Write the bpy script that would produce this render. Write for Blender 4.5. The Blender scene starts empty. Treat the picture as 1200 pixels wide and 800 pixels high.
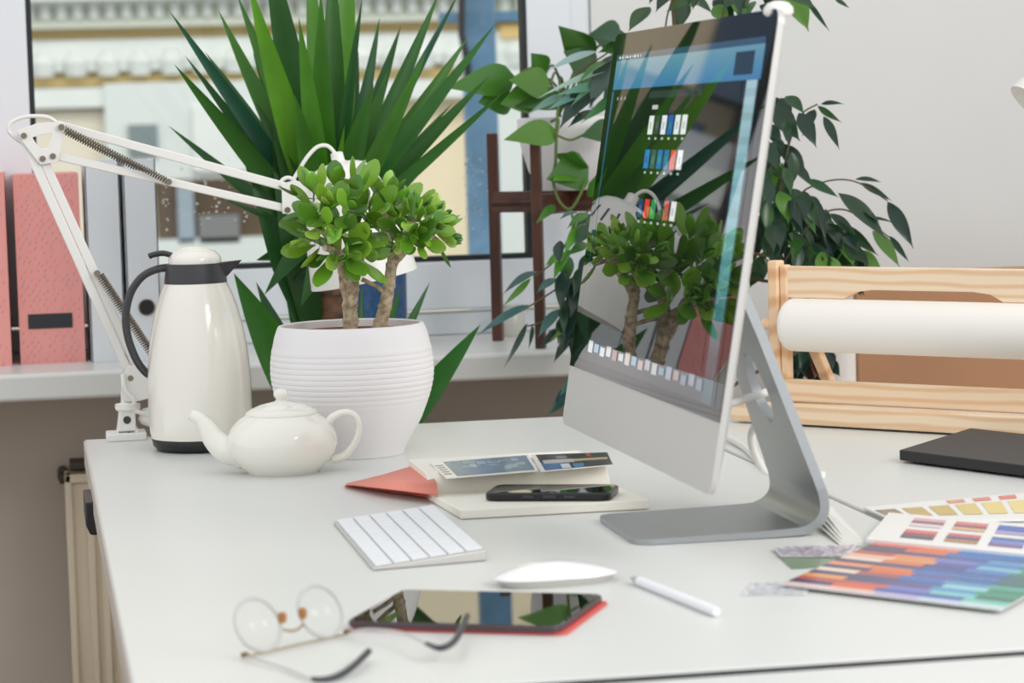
import bpy, math, random
import numpy as np
from mathutils import Vector, Matrix, noise

random.seed(7)
PI = math.pi
SC = bpy.context.scene
COL = SC.collection

# ---------------------------------------------------------------- camera
F_PX = 3100.0
H_CAM = 0.43
CAM_O = Vector((-0.065, -3.777, 0.43))
def cam_basis(pitch, roll, yaw):
    fwd = Vector((math.sin(yaw) * math.cos(pitch), math.cos(yaw) * math.cos(pitch), -math.sin(pitch)))
    r0 = Vector((math.cos(yaw), -math.sin(yaw), 0)); u0 = r0.cross(fwd)
    c, s = math.cos(roll), math.sin(roll)
    return r0 * c + u0 * s, u0 * c - r0 * s, fwd
CR, CU, CF = cam_basis(math.atan((400 - 144.07) / F_PX), -0.0285, math.atan(562.08 / F_PX))
cam = bpy.data.cameras.new('camera'); camo = bpy.data.objects.new('camera', cam); COL.objects.link(camo)
M = Matrix((CR, CU, -CF)).transposed().to_4x4(); M.translation = CAM_O
camo.matrix_world = M
cam.sensor_width = 36; cam.lens = F_PX / 1200 * 36; cam.clip_start = .05; cam.clip_end = 300
cam.dof.use_dof = True; cam.dof.focus_distance = 3.38; cam.dof.aperture_fstop = 8.0
SC.camera = camo

# ---------------------------------------------------------------- light
SC.view_settings.view_transform = 'Standard'; SC.view_settings.look = 'None'
SC.view_settings.exposure = 0.12; SC.view_settings.gamma = 1; SC.view_settings.use_curve_mapping = False
W = bpy.data.worlds.new('sky'); SC.world = W; W.use_nodes = True
wn = W.node_tree.nodes['Background']; wn.inputs[0].default_value = (0.96, 0.98, 1.0, 1); wn.inputs[1].default_value = 0.98
def area(name, loc, target, size, sy, power, col=(1, 1, 1)):
    l = bpy.data.lights.new(name, 'AREA'); l.shape = 'RECTANGLE'; l.size = size; l.size_y = sy; l.energy = power; l.color = col
    o = bpy.data.objects.new(name, l); COL.objects.link(o); o.location = loc
    o.rotation_euler = (Vector(target) - Vector(loc)).to_track_quat('-Z', 'Y').to_euler(); return o
area('window_daylight_right', (2.3, -3.3, 1.7), (.4, -.4, 0), 1.5, 1.2, 42, (1, .97, .93))
area('facade_fill', (3, 9, 9), (3, 20, 0), 14, 6, 900, (1, 1, .98))  # added fill lamp above the street, only to brighten the building opposite

# ---------------------------------------------------------------- measuring helpers
def ray(x, y): return CF + CR * ((x - 600) / F_PX) + CU * ((400 - y) / F_PX)
def at(x, y, Y):
    d = ray(x, y); return CAM_O + d * ((Y - CAM_O.y) / d.y)
def dk(x, y, z=0.0):
    d = ray(x, y); return CAM_O + d * ((z - CAM_O.z) / d.z)
def pxm(p): return F_PX / ((Vector(p) - CAM_O).dot(CF))

def lin(c):
    r = []
    for v in c[:3]:
        v = v / 255.0
        r.append(v / 12.92 if v <= .04045 else ((v + .055) / 1.055) ** 2.4)
    return tuple(r) + (1.0,)

# ---------------------------------------------------------------- materials
MATS = {}
def mat(name, col=(200, 200, 200), rough=.5, metal=0.0, spec=.5, attr=False, transl=0.0, emit=0.0, noise_amt=0.0, noise_scale=20,
        noise_stretch=(1, 1, 1), bump=0.0, coat=0.0, ior=1.5, col2=None):
    if name in MATS: return MATS[name]
    m = bpy.data.materials.new(name); m.use_nodes = True; nt = m.node_tree; N = nt.nodes; L = nt.links
    b = N['Principled BSDF']; b.inputs['Roughness'].default_value = rough; b.inputs['Metallic'].default_value = metal
    b.inputs['Specular IOR Level'].default_value = spec; b.inputs['IOR'].default_value = ior; b.inputs['Coat Weight'].default_value = coat
    b.inputs['Coat Roughness'].default_value = .05
    src = None
    if attr:
        a = N.new('ShaderNodeAttribute'); a.attribute_name = 'Col'; src = a.outputs['Color']
    else:
        b.inputs['Base Color'].default_value = lin(col)
    if noise_amt or bump or col2:
        tc = N.new('ShaderNodeTexCoord'); mp = N.new('ShaderNodeMapping'); mp.inputs['Scale'].default_value = noise_stretch
        nz = N.new('ShaderNodeTexNoise'); nz.inputs['Scale'].default_value = noise_scale; nz.inputs['Detail'].default_value = 5
        L.new(tc.outputs['Object'], mp.inputs[0]); L.new(mp.outputs[0], nz.inputs['Vector'])
        if noise_amt or col2:
            rp = N.new('ShaderNodeValToRGB'); c1 = lin(col)
            c2 = lin(col2) if col2 else tuple(v * (1 - noise_amt) for v in c1[:3]) + (1,)
            rp.color_ramp.elements[0].color = c1; rp.color_ramp.elements[1].color = c2
            rp.color_ramp.elements[0].position = .35; rp.color_ramp.elements[1].position = .68
            L.new(nz.outputs['Fac'], rp.inputs[0])
            if src:
                mx = N.new('ShaderNodeMixRGB'); mx.blend_type = 'MULTIPLY'; mx.inputs[0].default_value = 1
                L.new(src, mx.inputs[1]); L.new(rp.outputs[0], mx.inputs[2]); src = mx.outputs[0]
            else: src = rp.outputs[0]
        if bump:
            bp = N.new('ShaderNodeBump'); bp.inputs['Strength'].default_value = bump; bp.inputs['Distance'].default_value = .002
            L.new(nz.outputs['Fac'], bp.inputs['Height']); L.new(bp.outputs[0], b.inputs['Normal'])
    if src: L.new(src, b.inputs['Base Color'])
    if emit:
        if src: L.new(src, b.inputs['Emission Color'])
        else: b.inputs['Emission Color'].default_value = lin(col)
        b.inputs['Emission Strength'].default_value = emit
    if transl:
        t = N.new('ShaderNodeBsdfTranslucent'); mx = N.new('ShaderNodeMixShader'); mx.inputs[0].default_value = transl
        if src: L.new(src, t.inputs[0])
        else: t.inputs[0].default_value = lin(col)
        L.new(b.outputs[0], mx.inputs[1]); L.new(t.outputs[0], mx.inputs[2]); L.new(mx.outputs[0], N['Material Output'].inputs[0])
    MATS[name] = m; return m

def wood(name, c1, c2, rot=(0, 0, 0), scale=(1, 1, 1), rough=.5):
    m = bpy.data.materials.new(name); m.use_nodes = True; nt = m.node_tree; N = nt.nodes; L = nt.links
    b = N['Principled BSDF']; b.inputs['Roughness'].default_value = rough
    tc = N.new('ShaderNodeTexCoord'); mp = N.new('ShaderNodeMapping'); mp.inputs['Scale'].default_value = scale; mp.inputs['Rotation'].default_value = rot
    nz = N.new('ShaderNodeTexNoise'); nz.inputs['Scale'].default_value = 3; nz.inputs['Detail'].default_value = 4
    wv = N.new('ShaderNodeTexWave'); wv.bands_direction = 'Z'; wv.inputs['Scale'].default_value = 7; wv.inputs['Distortion'].default_value = 4.5; wv.inputs['Detail'].default_value = 2
    wv.inputs['Detail Scale'].default_value = .8
    rp = N.new('ShaderNodeValToRGB'); rp.color_ramp.elements[0].color = lin(c1); rp.color_ramp.elements[1].color = lin(c2)
    rp.color_ramp.elements[0].position = .45
    L.new(tc.outputs['Object'], mp.inputs[0]); L.new(mp.outputs[0], wv.inputs[0]); L.new(wv.outputs['Fac'], rp.inputs[0]); L.new(rp.outputs[0], b.inputs['Base Color'])
    return m

WHITE_LAM = mat('white_laminate', (221, 222, 218), .33, spec=.4, noise_amt=.02, noise_scale=3)
EDGE_LAM = mat('desk_edge', (196, 188, 178), .5)
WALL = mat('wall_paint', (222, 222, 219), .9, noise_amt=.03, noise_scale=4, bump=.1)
WALL_LOW = mat('lower_wall_shade', (202, 190, 177), .9, noise_amt=.06, noise_scale=5)  # darker than the upper wall: shade below the sill put into the colour
FLOORM = wood('floor_boards', (150, 124, 98), (118, 94, 72), scale=(1, 6, 1))
PVC = mat('window_pvc', (226, 230, 234), .35)
GASKET = mat('rubber_gasket', (26, 34, 38), .6)
ALU = mat('brushed_aluminium', (172, 176, 178), .40, metal=1.0, noise_amt=.04, noise_scale=60, noise_stretch=(1, 1, 30))
ALU_CHIN = mat('anodised_aluminium', (202, 200, 196), .45, metal=.3)
LAMPW = mat('white_enamel', (236, 234, 229), .3)
STEEL = mat('spring_steel', (128, 118, 106), .3, metal=1.0)
BLACKP = mat('black_plastic', (28, 28, 30), .4)
GREYP = mat('dark_grey_plastic', (58, 58, 62), .42)
CREAM = mat('cream_enamel', (240, 236, 226), .16, coat=.5)
PORC = mat('white_porcelain', (240, 237, 227), .12, coat=.6)
POTW = mat('white_matte_ceramic', (234, 231, 231), .48, bump=.05, noise_scale=90)
SOILRED = mat('red_clay_granules', (132, 52, 42), .9, noise_amt=.5, noise_scale=160, bump=1.0)
BARKJ = mat('jade_bark', (202, 186, 156), .8, col2=(138, 120, 94), noise_scale=130, bump=.7)
BARKY = mat('yucca_bark', (112, 82, 62), .9, col2=(54, 40, 32), noise_scale=45, noise_stretch=(1, 1, 2.2), bump=1.0)
LEAFJ = mat('jade_leaf', rough=.22, attr=True, transl=.2, coat=.5)
LEAFY = mat('yucca_leaf', rough=.42, attr=True, transl=.3, noise_amt=.25, col=(255, 255, 255), noise_scale=14)
LEAFF = mat('ficus_leaf', rough=.3, attr=True, transl=.25, coat=.15)
STEMG = mat('green_stem', (96, 116, 52), .6)
STEMB = mat('brown_twig', (98, 84, 58), .8)
PINE = wood('pine_wood', (242, 218, 188), (230, 192, 152), scale=(.8, .8, 2.6))
PINE2 = wood('pine_wood_end', (236, 200, 162), (214, 166, 122), scale=(3, 3, 1.2))
WALNUT = wood('walnut_wood', (88, 52, 38), (66, 37, 28), scale=(6, 6, .12), rough=.4)
PAPERW = mat('white_paper', (243, 238, 231), .8)
PAGE = mat('cream_page', (240, 236, 224), .85)
CORAL = mat('coral_cloth', (244, 150, 132), .65, noise_amt=.08, noise_scale=300)
KEYW = mat('white_key', (238, 240, 243), .45)
COLOR = mat('printed_colour', rough=.5, attr=True)
COLORG = mat('gloss_print', rough=.22, attr=True)
GLASSBLK = mat('black_glass', (6, 7, 8), .02, spec=.5, ior=1.9)
BLUEGL = mat('blue_glaze', (38, 84, 132), .35, noise_amt=.45, noise_scale=110, bump=1.0)
TERRA = mat('terracotta', (140, 84, 62), .85)
BROWNB = mat('brown_board', (184, 136, 100), .7, noise_amt=.08, noise_scale=8)
RADW = mat('radiator_enamel', (222, 208, 184), .4)
DARKM = mat('dark_metal', (70, 60, 54), .5)
RED = mat('red_cover', (216, 84, 78), .5)
GOLD = mat('gold_wire', (168, 152, 124), .35, metal=.7)
CLEARACR = mat('clear_acetate', (190, 190, 186), .35)
TORT = mat('tortoiseshell', (120, 76, 44), .3)

# ---------------------------------------------------------------- mesh builder
class MB:
    def __init__(s): s.v = []; s.f = []; s.c = []
    def add(s, vs, fs, col=(1, 1, 1, 1)):
        o = len(s.v); s.v += [tuple(v) for v in vs]; s.f += [tuple(i + o for i in f) for f in fs]; s.c += [col] * len(fs)
    def box(s, c, d, rz=0.0, col=(1, 1, 1, 1), M=None):
        x, y, z = d[0] / 2, d[1] / 2, d[2] / 2
        vs = [Vector((a * x, b * y, e * z)) for a in (-1, 1) for b in (-1, 1) for e in (-1, 1)]
        R = M if M is not None else Matrix.Rotation(rz, 3, 'Z')
        vs = [R @ v + Vector(c) for v in vs]
        s.add(vs, [(0, 1, 3, 2), (4, 6, 7, 5), (0, 4, 5, 1), (2, 3, 7, 6), (0, 2, 6, 4), (1, 5, 7, 3)], col); return s
    def prism(s, poly, ext, col=(1, 1, 1, 1), holes=None):
        # poly: list of 3D points (closed outline), ext: extrusion vector
        n = len(poly); ext = Vector(ext); P = [Vector(p) for p in poly]
        s.add(P + [p + ext for p in P], [tuple(range(n))[::-1], tuple(range(n, 2 * n))] + [(i, (i + 1) % n, n + (i + 1) % n, n + i) for i in range(n)], col); return s
    def ring_prism(s, outer, inner, ext, col=(1, 1, 1, 1)):
        # plate with a hole: both outlines have the same number of points
        n = len(outer); ext = Vector(ext); O = [Vector(p) for p in outer]; I = [Vector(p) for p in inner]
        vs = O + I + [p + ext for p in O] + [p + ext for p in I]; fs = []
        for i in range(n):
            j = (i + 1) % n
            fs += [(i, i + n, j + n, j), (2 * n + i, 2 * n + j, 3 * n + j, 3 * n + i), (i, j, 2 * n + j, 2 * n + i), (n + i, 3 * n + i, 3 * n + j, n + j)]
        s.add(vs, fs, col); return s
    def tube(s, path, rad, n=10, col=(1, 1, 1, 1), cap=True, flat=None, side=None):
        P = [Vector(p) for p in path]; m = len(P)
        R = rad if isinstance(rad, (list, tuple)) else [rad] * m
        vs = []; t0 = None; a = None
        for i in range(m):
            t = (P[min(i + 1, m - 1)] - P[max(i - 1, 0)])
            if t.length < 1e-9: t = t0 or Vector((0, 0, 1))
            t.normalize()
            if a is None:
                a = Vector(side) if side is not None else (Vector((0, 0, 1)) if abs(t.z) < .9 else Vector((1, 0, 0)))
            a = (a - t * a.dot(t)); a = a.normalized() if a.length > 1e-6 else t.orthogonal().normalized()
            b = t.cross(a); t0 = t
            fl = 1.0 if flat is None else (flat[i] if isinstance(flat, (list, tuple)) else flat)
            for k in range(n):
                q = 2 * PI * k / n; vs.append(P[i] + (a * math.cos(q) + b * math.sin(q) * fl) * R[i])
        fs = [(i * n + k, i * n + (k + 1) % n, (i + 1) * n + (k + 1) % n, (i + 1) * n + k) for i in range(m - 1) for k in range(n)]
        if cap: fs += [tuple(range(n))[::-1], tuple(range((m - 1) * n, m * n))]
        s.add(vs, fs, col); return s
    def lathe(s, prof, c, n=48, M=None, col=(1, 1, 1, 1)):
        vs = []; R = M if M is not None else Matrix.Identity(3); c = Vector(c)
        for r, z in prof:
            for k in range(n):
                q = 2 * PI * k / n; vs.append(R @ Vector((r * math.cos(q), r * math.sin(q), z)) + c)
        m = len(prof)
        fs = [(i * n + k, i * n + (k + 1) % n, (i + 1) * n + (k + 1) % n, (i + 1) * n + k) for i in range(m - 1) for k in range(n)]
        if prof[0][0] > 1e-6: fs.append(tuple(range(n))[::-1])
        if prof[-1][0] > 1e-6: fs.append(tuple(range((m - 1) * n, m * n)))
        s.add(vs, fs, col); return s
    def quad(s, a, b, c, d, col): s.add([a, b, c, d], [(0, 1, 2, 3)], col); return s
    def leaf(s, base, tip, w, up, sag=0.0, fold=.15, n=8, shape=None, col=(1, 1, 1, 1), twist=0.0):
        B, T = Vector(base), Vector(tip); D = T - B; L = D.length; d = D.normalized(); U = Vector(up); U = U - d * U.dot(d)
        U = U.normalized() if U.length > 1e-6 else d.orthogonal().normalized()
        S = d.cross(U)
        if twist: R = Matrix.Rotation(twist, 3, d); U = R @ U; S = R @ S
        vs = []
        for i in range(n + 1):
            t = i / n; c = B + D * t + U * (4 * sag * L * t * (1 - t)); ww = w * .5 * shape(t)
            vs += [c - S * ww + U * ww * fold * 2, c, c + S * ww + U * ww * fold * 2]
        fs = []
        for i in range(n):
            a = i * 3; fs += [(a, a + 1, a + 4, a + 3), (a + 1, a + 2, a + 5, a + 4)]
        s.add(vs, fs, col); return s
    def build(s, name, m, parent=None, smooth=True, bevel=0.0, seg=2, angle=38, sub=0, solid=0.0):
        me = bpy.data.meshes.new(name); me.from_pydata(s.v, [], s.f); me.update()
        ca = me.color_attributes.new('Col', 'FLOAT_COLOR', 'CORNER')
        buf = np.ones((len(me.loops), 4), np.float32); k = 0
        for f, c in zip(s.f, s.c):
            buf[k:k + len(f)] = c; k += len(f)
        ca.data.foreach_set('color', buf.ravel())
        o = bpy.data.objects.new(name, me); COL.objects.link(o); me.materials.append(m)
        if smooth:
            for p in me.polygons: p.use_smooth = True
            me.set_sharp_from_angle(angle=math.radians(angle))
        if solid:
            md = o.modifiers.new('thickness', 'SOLIDIFY'); md.thickness = solid; md.offset = 0
        if bevel:
            md = o.modifiers.new('bevel', 'BEVEL'); md.width = bevel; md.segments = seg; md.limit_method = 'ANGLE'; md.angle_limit = math.radians(40); md.harden_normals = False
        if sub:
            md = o.modifiers.new('sub', 'SUBSURF'); md.levels = sub; md.render_levels = sub
        if parent is not None:
            o.parent = parent; o.matrix_parent_inverse = PINV[parent.name]
        return o
PINV = {}
def tag(o, label, cat, group=None, kind=None):
    if label: o['label'] = label
    if cat: o['category'] = cat
    if group: o['group'] = group
    if kind: o['kind'] = kind
    return o
def thing(name, label, cat, loc=(0, 0, 0), group=None):
    o = bpy.data.objects.new(name, None); COL.objects.link(o); o.location = loc; o.empty_display_size = .05
    PINV[o.name] = Matrix.Translation(Vector(loc)).inverted()
    return tag(o, label, cat, group)
def part_of(o):   # lets a part carry sub-parts built in scene coordinates
    p = o.parent; PINV[o.name] = (Matrix.Translation(p.location) @ o.matrix_parent_inverse @ o.matrix_basis).inverted() if p else o.matrix_basis.inverted()
    return o
def struct(o): o['kind'] = 'structure'; return o
def hsv_jit(c, dv=.15, dh=.04):
    k = 1 + random.uniform(-dv, dv); h = random.uniform(-dh, dh); c = lin(c)
    return (max(0, c[0] * k * (1 + h * 3)), c[1] * k, max(0, c[2] * k * (1 - h)), 1)
def smoothpath(pts, n=8):
    P = [Vector(p) for p in pts]; out = []
    for i in range(len(P) - 1):
        a, b, c, d = P[max(i - 1, 0)], P[i], P[i + 1], P[min(i + 2, len(P) - 1)]
        for k in range(n):
            t = k / n
            out.append(.5 * ((2 * b) + (c - a) * t + (2 * a - 5 * b + 4 * c - d) * t * t + (3 * b - a - 3 * c + d) * t ** 3))
    out.append(P[-1]); return out

# ================================================================ SETTING
FZ = -0.74
WY = 0.90          # face of the window wall
SILL_Z = 0.053
struct(MB().box((1.2, -2.0, FZ - .05), (7, 6.2, .1)).build('floor', FLOORM, smooth=False))
WX0, WX1, WZ1 = -1.0, at(694, 60, WY).x, 2.3
struct(MB().box(((WX1 + 4.6) / 2, WY + .15, .9), (4.6 - WX1, .3, 3.28)).build('wall_back', WALL, smooth=False))
struct(MB().box((-1.65, WY + .15, .9), (1.3, .3, 3.28)).build('wall_left', WALL, smooth=False))
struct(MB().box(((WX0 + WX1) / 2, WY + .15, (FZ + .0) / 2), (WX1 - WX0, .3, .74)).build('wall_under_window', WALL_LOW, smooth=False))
struct(MB().box(((WX0 + WX1) / 2, WY + .15, (WZ1 + 2.54) / 2), (WX1 - WX0, .3, 2.54 - WZ1)).build('wall_above_window', WALL, smooth=False))
# sill
sl = MB().box(((-2.2 + 1.12) / 2, (.5 + WY + .06) / 2, SILL_Z - .0225), (3.32, WY + .06 - .5, .045)).build('trim_1', WHITE_LAM, bevel=.007, seg=3)
struct(sl)
# window: outer frame, mullion, two sashes
win = thing('window_1', None, None, (0, WY, SILL_Z)); win['kind'] = 'structure'
gx0 = at(38, 100, WY).x; gx1 = at(617, 100, WY).x; gz0 = at(560, 301, WY).z
fr = MB(); Yf = WY + .035
fz1 = gz0 - at(560, 363, WY).z
zlow = at(560, 364, WY).z
fr.box(((WX0 + WX1) / 2, Yf + .01, (SILL_Z + zlow - .002) / 2), (WX1 - WX0, .07, zlow - .002 - SILL_Z))
fr.box(((WX0 + WX1) / 2, Yf + .01, WZ1 - .03), (WX1 - WX0, .07, .06))
fr.box((WX1 - .02, Yf + .01, (SILL_Z + WZ1) / 2), (.04, .07, WZ1 - SILL_Z)); fr.box((WX0 + .02, Yf + .01, (SILL_Z + WZ1) / 2), (.04, .07, WZ1 - SILL_Z))
fr.build('window_frame', PVC, win, bevel=.004)
def sash(x0, x1, z0, z1, gxa, gxb, gza, gzb):
    f = MB()
    f.ring_prism([(x0, Yf - .035, z0), (x1, Yf - .035, z0), (x1, Yf - .035, z1), (x0, Yf - .035, z1)],
                 [(gxa, Yf - .02, gza), (gxb, Yf - .02, gza), (gxb, Yf - .02, gzb), (gxa, Yf - .02, gzb)], (0, .06, 0))
    so = part_of(f.build('sash', PVC, win, bevel=.004))
    g = MB(); q = .009
    g.ring_prism([(gxa, Yf - .018, gza), (gxb, Yf - .018, gza), (gxb, Yf - .018, gzb), (gxa, Yf - .018, gzb)],
                 [(gxa + q, Yf - .018, gza + q), (gxb - q, Yf - .018, gza + q), (gxb - q, Yf - .018, gzb - q), (gxa + q, Yf - .018, gzb - q)], (0, .03, 0))
    g.build('gasket', GASKET, so, smooth=False)
    p = MB().box(((gxa + gxb) / 2, Yf + .004, (gza + gzb) / 2), (gxb - gxa, .006, gzb - gza))
    return p, so
gm = bpy.data.materials.new('window_glass'); gm.use_nodes = True
N = gm.node_tree.nodes; tr = N.new('ShaderNodeBsdfTransparent'); gl = N.new('ShaderNodeBsdfGlossy'); gl.inputs['Roughness'].default_value = .0
fz = N.new('ShaderNodeFresnel'); fz.inputs[0].default_value = 1.25; mx = N.new('ShaderNodeMixShader')
gm.node_tree.links.new(fz.outputs[0], mx.inputs[0]); gm.node_tree.links.new(tr.outputs[0], mx.inputs[1]); gm.node_tree.links.new(gl.outputs[0], mx.inputs[2])
gm.node_tree.links.new(mx.outputs[0], N['Material Output'].inputs[0])
for args in [(gx0 - .075, gx1 + .085, zlow + .004, WZ1 - .06, gx0 - .006, gx1 + .006, gz0 - .006, WZ1 - .13),
             (WX0 + .04, gx0 - .081, zlow + .004, WZ1 - .06, WX0 + .12, gx0 - .16, gz0 - .006, WZ1 - .13)]:
    p, so = sash(*args); p.build('pane', gm, so, smooth=False)

rd = MB(); random.seed(9)
for i in range(130):
    x, y = (random.uniform(190, 300), random.gauss(225, 26)) if i < 70 else (random.uniform(540, 585), random.uniform(180, 285))
    q = at(x, min(285, y), Yf + .0076); r = random.uniform(.0009, .0026); rd.lathe([(r, 0), (r * .9, r * .35), (r * .5, r * .62), (0, r * .7)], q, n=10, M=Matrix(((1, 0, 0), (0, 0, 1), (0, -1, 0))))
tag(rd.build('raindrops', mat('raindrop', (226, 230, 228), .1)), 'raindrops on the outside of the window glass, left of the yucca and by the blue post', 'raindrops', kind='stuff')

# ================================================================ OUTSIDE
struct(MB().box((0, 18, -4.1), (80, 33, .2)).build('street', mat('asphalt', (120, 120, 118), .9), smooth=False))
BY = 20.0
def bz(y): return at(110, y, BY).z
bld = thing('building', 'pale yellow street building with white cornices seen through the window', 'building', (0, BY, -4))
MB().box((3, BY + 2, 3), (40, 4, 14)).build('wall', mat('facade_cream', (232, 220, 186), .9), bld, smooth=False)
GRN = mat('facade_white', (226, 232, 226), .9, noise_amt=.06, noise_scale=3); OCH = mat('facade_ochre', (216, 190, 126), .9)
GRG = mat('facade_green_grey', (206, 212, 196), .9)
def band(y0, y1, m, dep, nm): z0, z1 = bz(y1), bz(y0); return MB().box((3, BY - dep / 2, (z0 + z1) / 2), (40, dep, z1 - z0)).build(nm, m, bld, smooth=False)
band(-40, 3, GRN, .5, 'cornice'); band(4, 26, GRG, .25, 'frieze'); band(26, 34, GRG, .3, 'string_course'); band(34, 46, OCH, .06, 'string_course'); band(47, 84, GRN, .16, 'string_course')
band(88, 101, OCH, .06, 'string_course'); band(103, 126, GRN, .25, 'string_course')
dz0, dz1 = bz(24), bz(8); dp = [(-8, BY - .05, dz1 + .05)]
for i in range(150):
    x = -8 + i * .14; dp += [(x, BY - .3, dz1), (x, BY - .3, dz0), (x + .07, BY - .3, dz0), (x + .07, BY - .3, dz1)]
dp = [(x, BY - .32, z) for x, y, z in dp[1:]] + [(-8 + 150 * .14, BY - .32, dz1), (-8 + 150 * .14, BY - .32, dz1 + .06), (-8, BY - .32, dz1 + .06)]
MB().prism(dp, (0, .12, 0)).build('dentils', GRN, bld, smooth=False)
sw = MB(); zz = bz(84)
for i in range(70): sw.lathe([(.0, -.03), (.09, -.02), (.12, .1), (.05, .2), (0, .22)], (-8 + i * .28, BY - .16, zz - .02), n=10)
sw.build('swags', GRN, bld)
def fbox(x0, x1, y0, y1, m, nm, dep=.1, off=0.0):
    a, b = at(x0, y1, BY), at(x1, y0, BY); cz0, cz1 = at((x0 + x1) / 2, y1, BY).z, at((x0 + x1) / 2, y0, BY).z
    return MB().box(((a.x + b.x) / 2, BY - dep / 2 - off, (cz0 + cz1) / 2), (b.x - a.x, dep, cz1 - cz0)).build(nm, m, bld, smooth=False)
SHOP = mat('shopfront_brown', (98, 82, 62), .8, noise_amt=.25, noise_scale=1.2); PALE = mat('facade_pale', (214, 222, 216), .9); GREYF = mat('facade_grey_glass', (120, 134, 134), .4)
fbox(125, 330, 96, 210, PALE, 'window_surround', .3); fbox(150, 182, 146, 182, GREYF, 'window', .05, .3); fbox(225, 300, 125, 200, GRN, 'window_surround', .05, .3)
fbox(185, 340, 208, 275, SHOP, 'shopfront', .4); fbox(206, 222, 212, 282, mat('facade_bluegrey', (150, 166, 176), .8), 'pilaster', .1, .4); fbox(230, 275, 250, 282, mat('facade_greyer', (128, 130, 128), .9), 'plinth', .1, .4)
fbox(180, 335, 276, 400, PALE, 'plinth', .5)
fbox(40, 150, 130, 400, mat('facade_beige', (228, 220, 200), .9), 'pilaster', .12)
fbox(582, 640, 30, 45, OCH, 'string_course', .2); fbox(582, 640, 60, 300, PALE, 'window_surround', .2)
# the stretch of the same street front that the computer screen mirrors
def fblock(x0, x1, z0, z1, m, nm, dep, d0=0.0): return MB().box(((x0 + x1) / 2, BY - d0 - dep / 2, (z0 + z1) / 2), (x1 - x0, dep, z1 - z0)).build(nm, m, bld, smooth=False)
BEIG = mat('facade_tan', (206, 190, 160), .9); SLATE = mat('facade_slate', (66, 84, 104), .6); TAUPE = mat('facade_taupe', (132, 114, 96), .9)
fblock(-4.92, -3.2, 2.55, 4.6, BEIG, 'pilaster', .62); fblock(-5.50, -4.92, 2.55, 4.6, SLATE, 'bay_window', .7); fblock(-6.6, -5.50, .6, 4.6, TAUPE, 'pilaster', .62)
fblock(-5.50, -4.95, .9, 2.2, mat('facade_pale_grey', (196, 200, 204), .8), 'window_surround', .4); fblock(-5.2, -4.6, 1.5, 2.3, SLATE, 'window', .3)
fblock(-6.4, -4.0, -1.2, .55, mat('facade_dusk_grey', (128, 130, 144), .8), 'plinth', .5)
# blue painted frame just across the street
bf = thing('blue_post', 'blue painted post with crossbar standing outside behind the wet window glass', 'post', (at(562, 300, 5).x, 5, -4))
BLUEP = mat('blue_paint', (112, 156, 188), .6, noise_amt=.3, noise_scale=6)
a, b = at(546, 150, 5), at(582, 150, 5)
MB().box(((a.x + b.x) / 2, 5, -1.0), (b.x - a.x, .08, 6.0)).build('post', BLUEP, bf, bevel=.006)
c = at(560, 20, 5); MB().box((c.x + .12, 5, c.z), (.5, .06, .035)).build('crossbar', BLUEP, bf, bevel=.004)
MB().tube([at(541, -30, 4.9), at(541, 40, 4.9), at(548, 75, 4.93), at(549, 105, 4.94)], .012, n=8).build('lamp_bracket', BLACKP, bf)

# ================================================================ RADIATOR
r0 = at(75, 548, .74); rad = thing('radiator', 'beige panel radiator on the shaded wall below the sill', 'radiator', (r0.x + .4, .78, FZ))
rb = MB(); nz_ = 36; rx0, rx1, rz1, rz0 = r0.x, r0.x + .84, r0.z - .012, FZ + .14
rb.box(((rx0 + rx1) / 2, .775, (rz0 + rz1) / 2), (rx1 - rx0, .05, rz1 - rz0)); rb.box((rx0 + .006, .752, (rz0 + rz1) / 2), (.012, .024, rz1 - rz0)); rb.box(((rx0 + rx1) / 2, .752, rz1 - .008), (rx1 - rx0, .024, .016))
for i in range(nz_):
    x = rx0 + .03 + (rx1 - rx0 - .06) * (i + .5) / nz_
    rb.box((x, .7485, (rz0 + rz1) / 2 - .012), (.0125, .014, rz1 - rz0 - .06))
rb.build('panel', RADW, rad, bevel=.003, seg=2)
MB().box(((rx0 + rx1) / 2, .80, rz1 + .01), (rx1 - rx0 - .02, .05, .016)).build('top_grille', DARKM, rad, bevel=.003)
vp = MB().tube([(rx0 + .01, .80, rz1 - .012), (rx0 - .006, .80, rz1 - .012), (rx0 - .008, .80, rz1 - .012)], .011, n=12)
vp.tube([(rx0 - .002, .8, rz1 - .012), (rx0 - .002, .86, rz1 - .012), (rx0 - .002, .895, rz1 - .012)], .009, n=12)
vp.build('valve', DARKM, rad)
for xx in (rx0 + .06, rx1 - .06): MB().box((xx, .79, (FZ + rz0) / 2 + .02), (.03, .03, rz0 - FZ + .04)).build('leg', RADW, rad)

# ================================================================ DESKS
TH = .036; GAP = .006
XS = 0.8085
def desk(name, label, x0, x1, y0, y1, drawer=False):
    t = thing(name, label, 'desk', ((x0 + x1) / 2, (y0 + y1) / 2, FZ), 'white desks pushed together')
    MB().box(((x0 + x1) / 2, (y0 + y1) / 2, -TH / 2), (x1 - x0, y1 - y0, TH)).build('tabletop', WHITE_LAM, t, bevel=.0025)
    for sx in (x0 + .22, x1 - .1):
        for sy in (y0 + .1, y1 - .1):
            MB().box((sx, sy, (FZ - TH) / 2), (.05, .05, -TH - FZ)).build('leg', WHITE_LAM, t, bevel=.003)
    return t
YF = dk(720, 792).y
d1 = desk('desk', 'white desk carrying the computer, teapot and potted jade plant', 0, XS, YF, 0)
MB().box((-.0006, YF / 2, -TH / 2 - .0008), (.0016, -YF - .004, TH - .0024)).build('edge_band', EDGE_LAM, d1, smooth=False)
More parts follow.
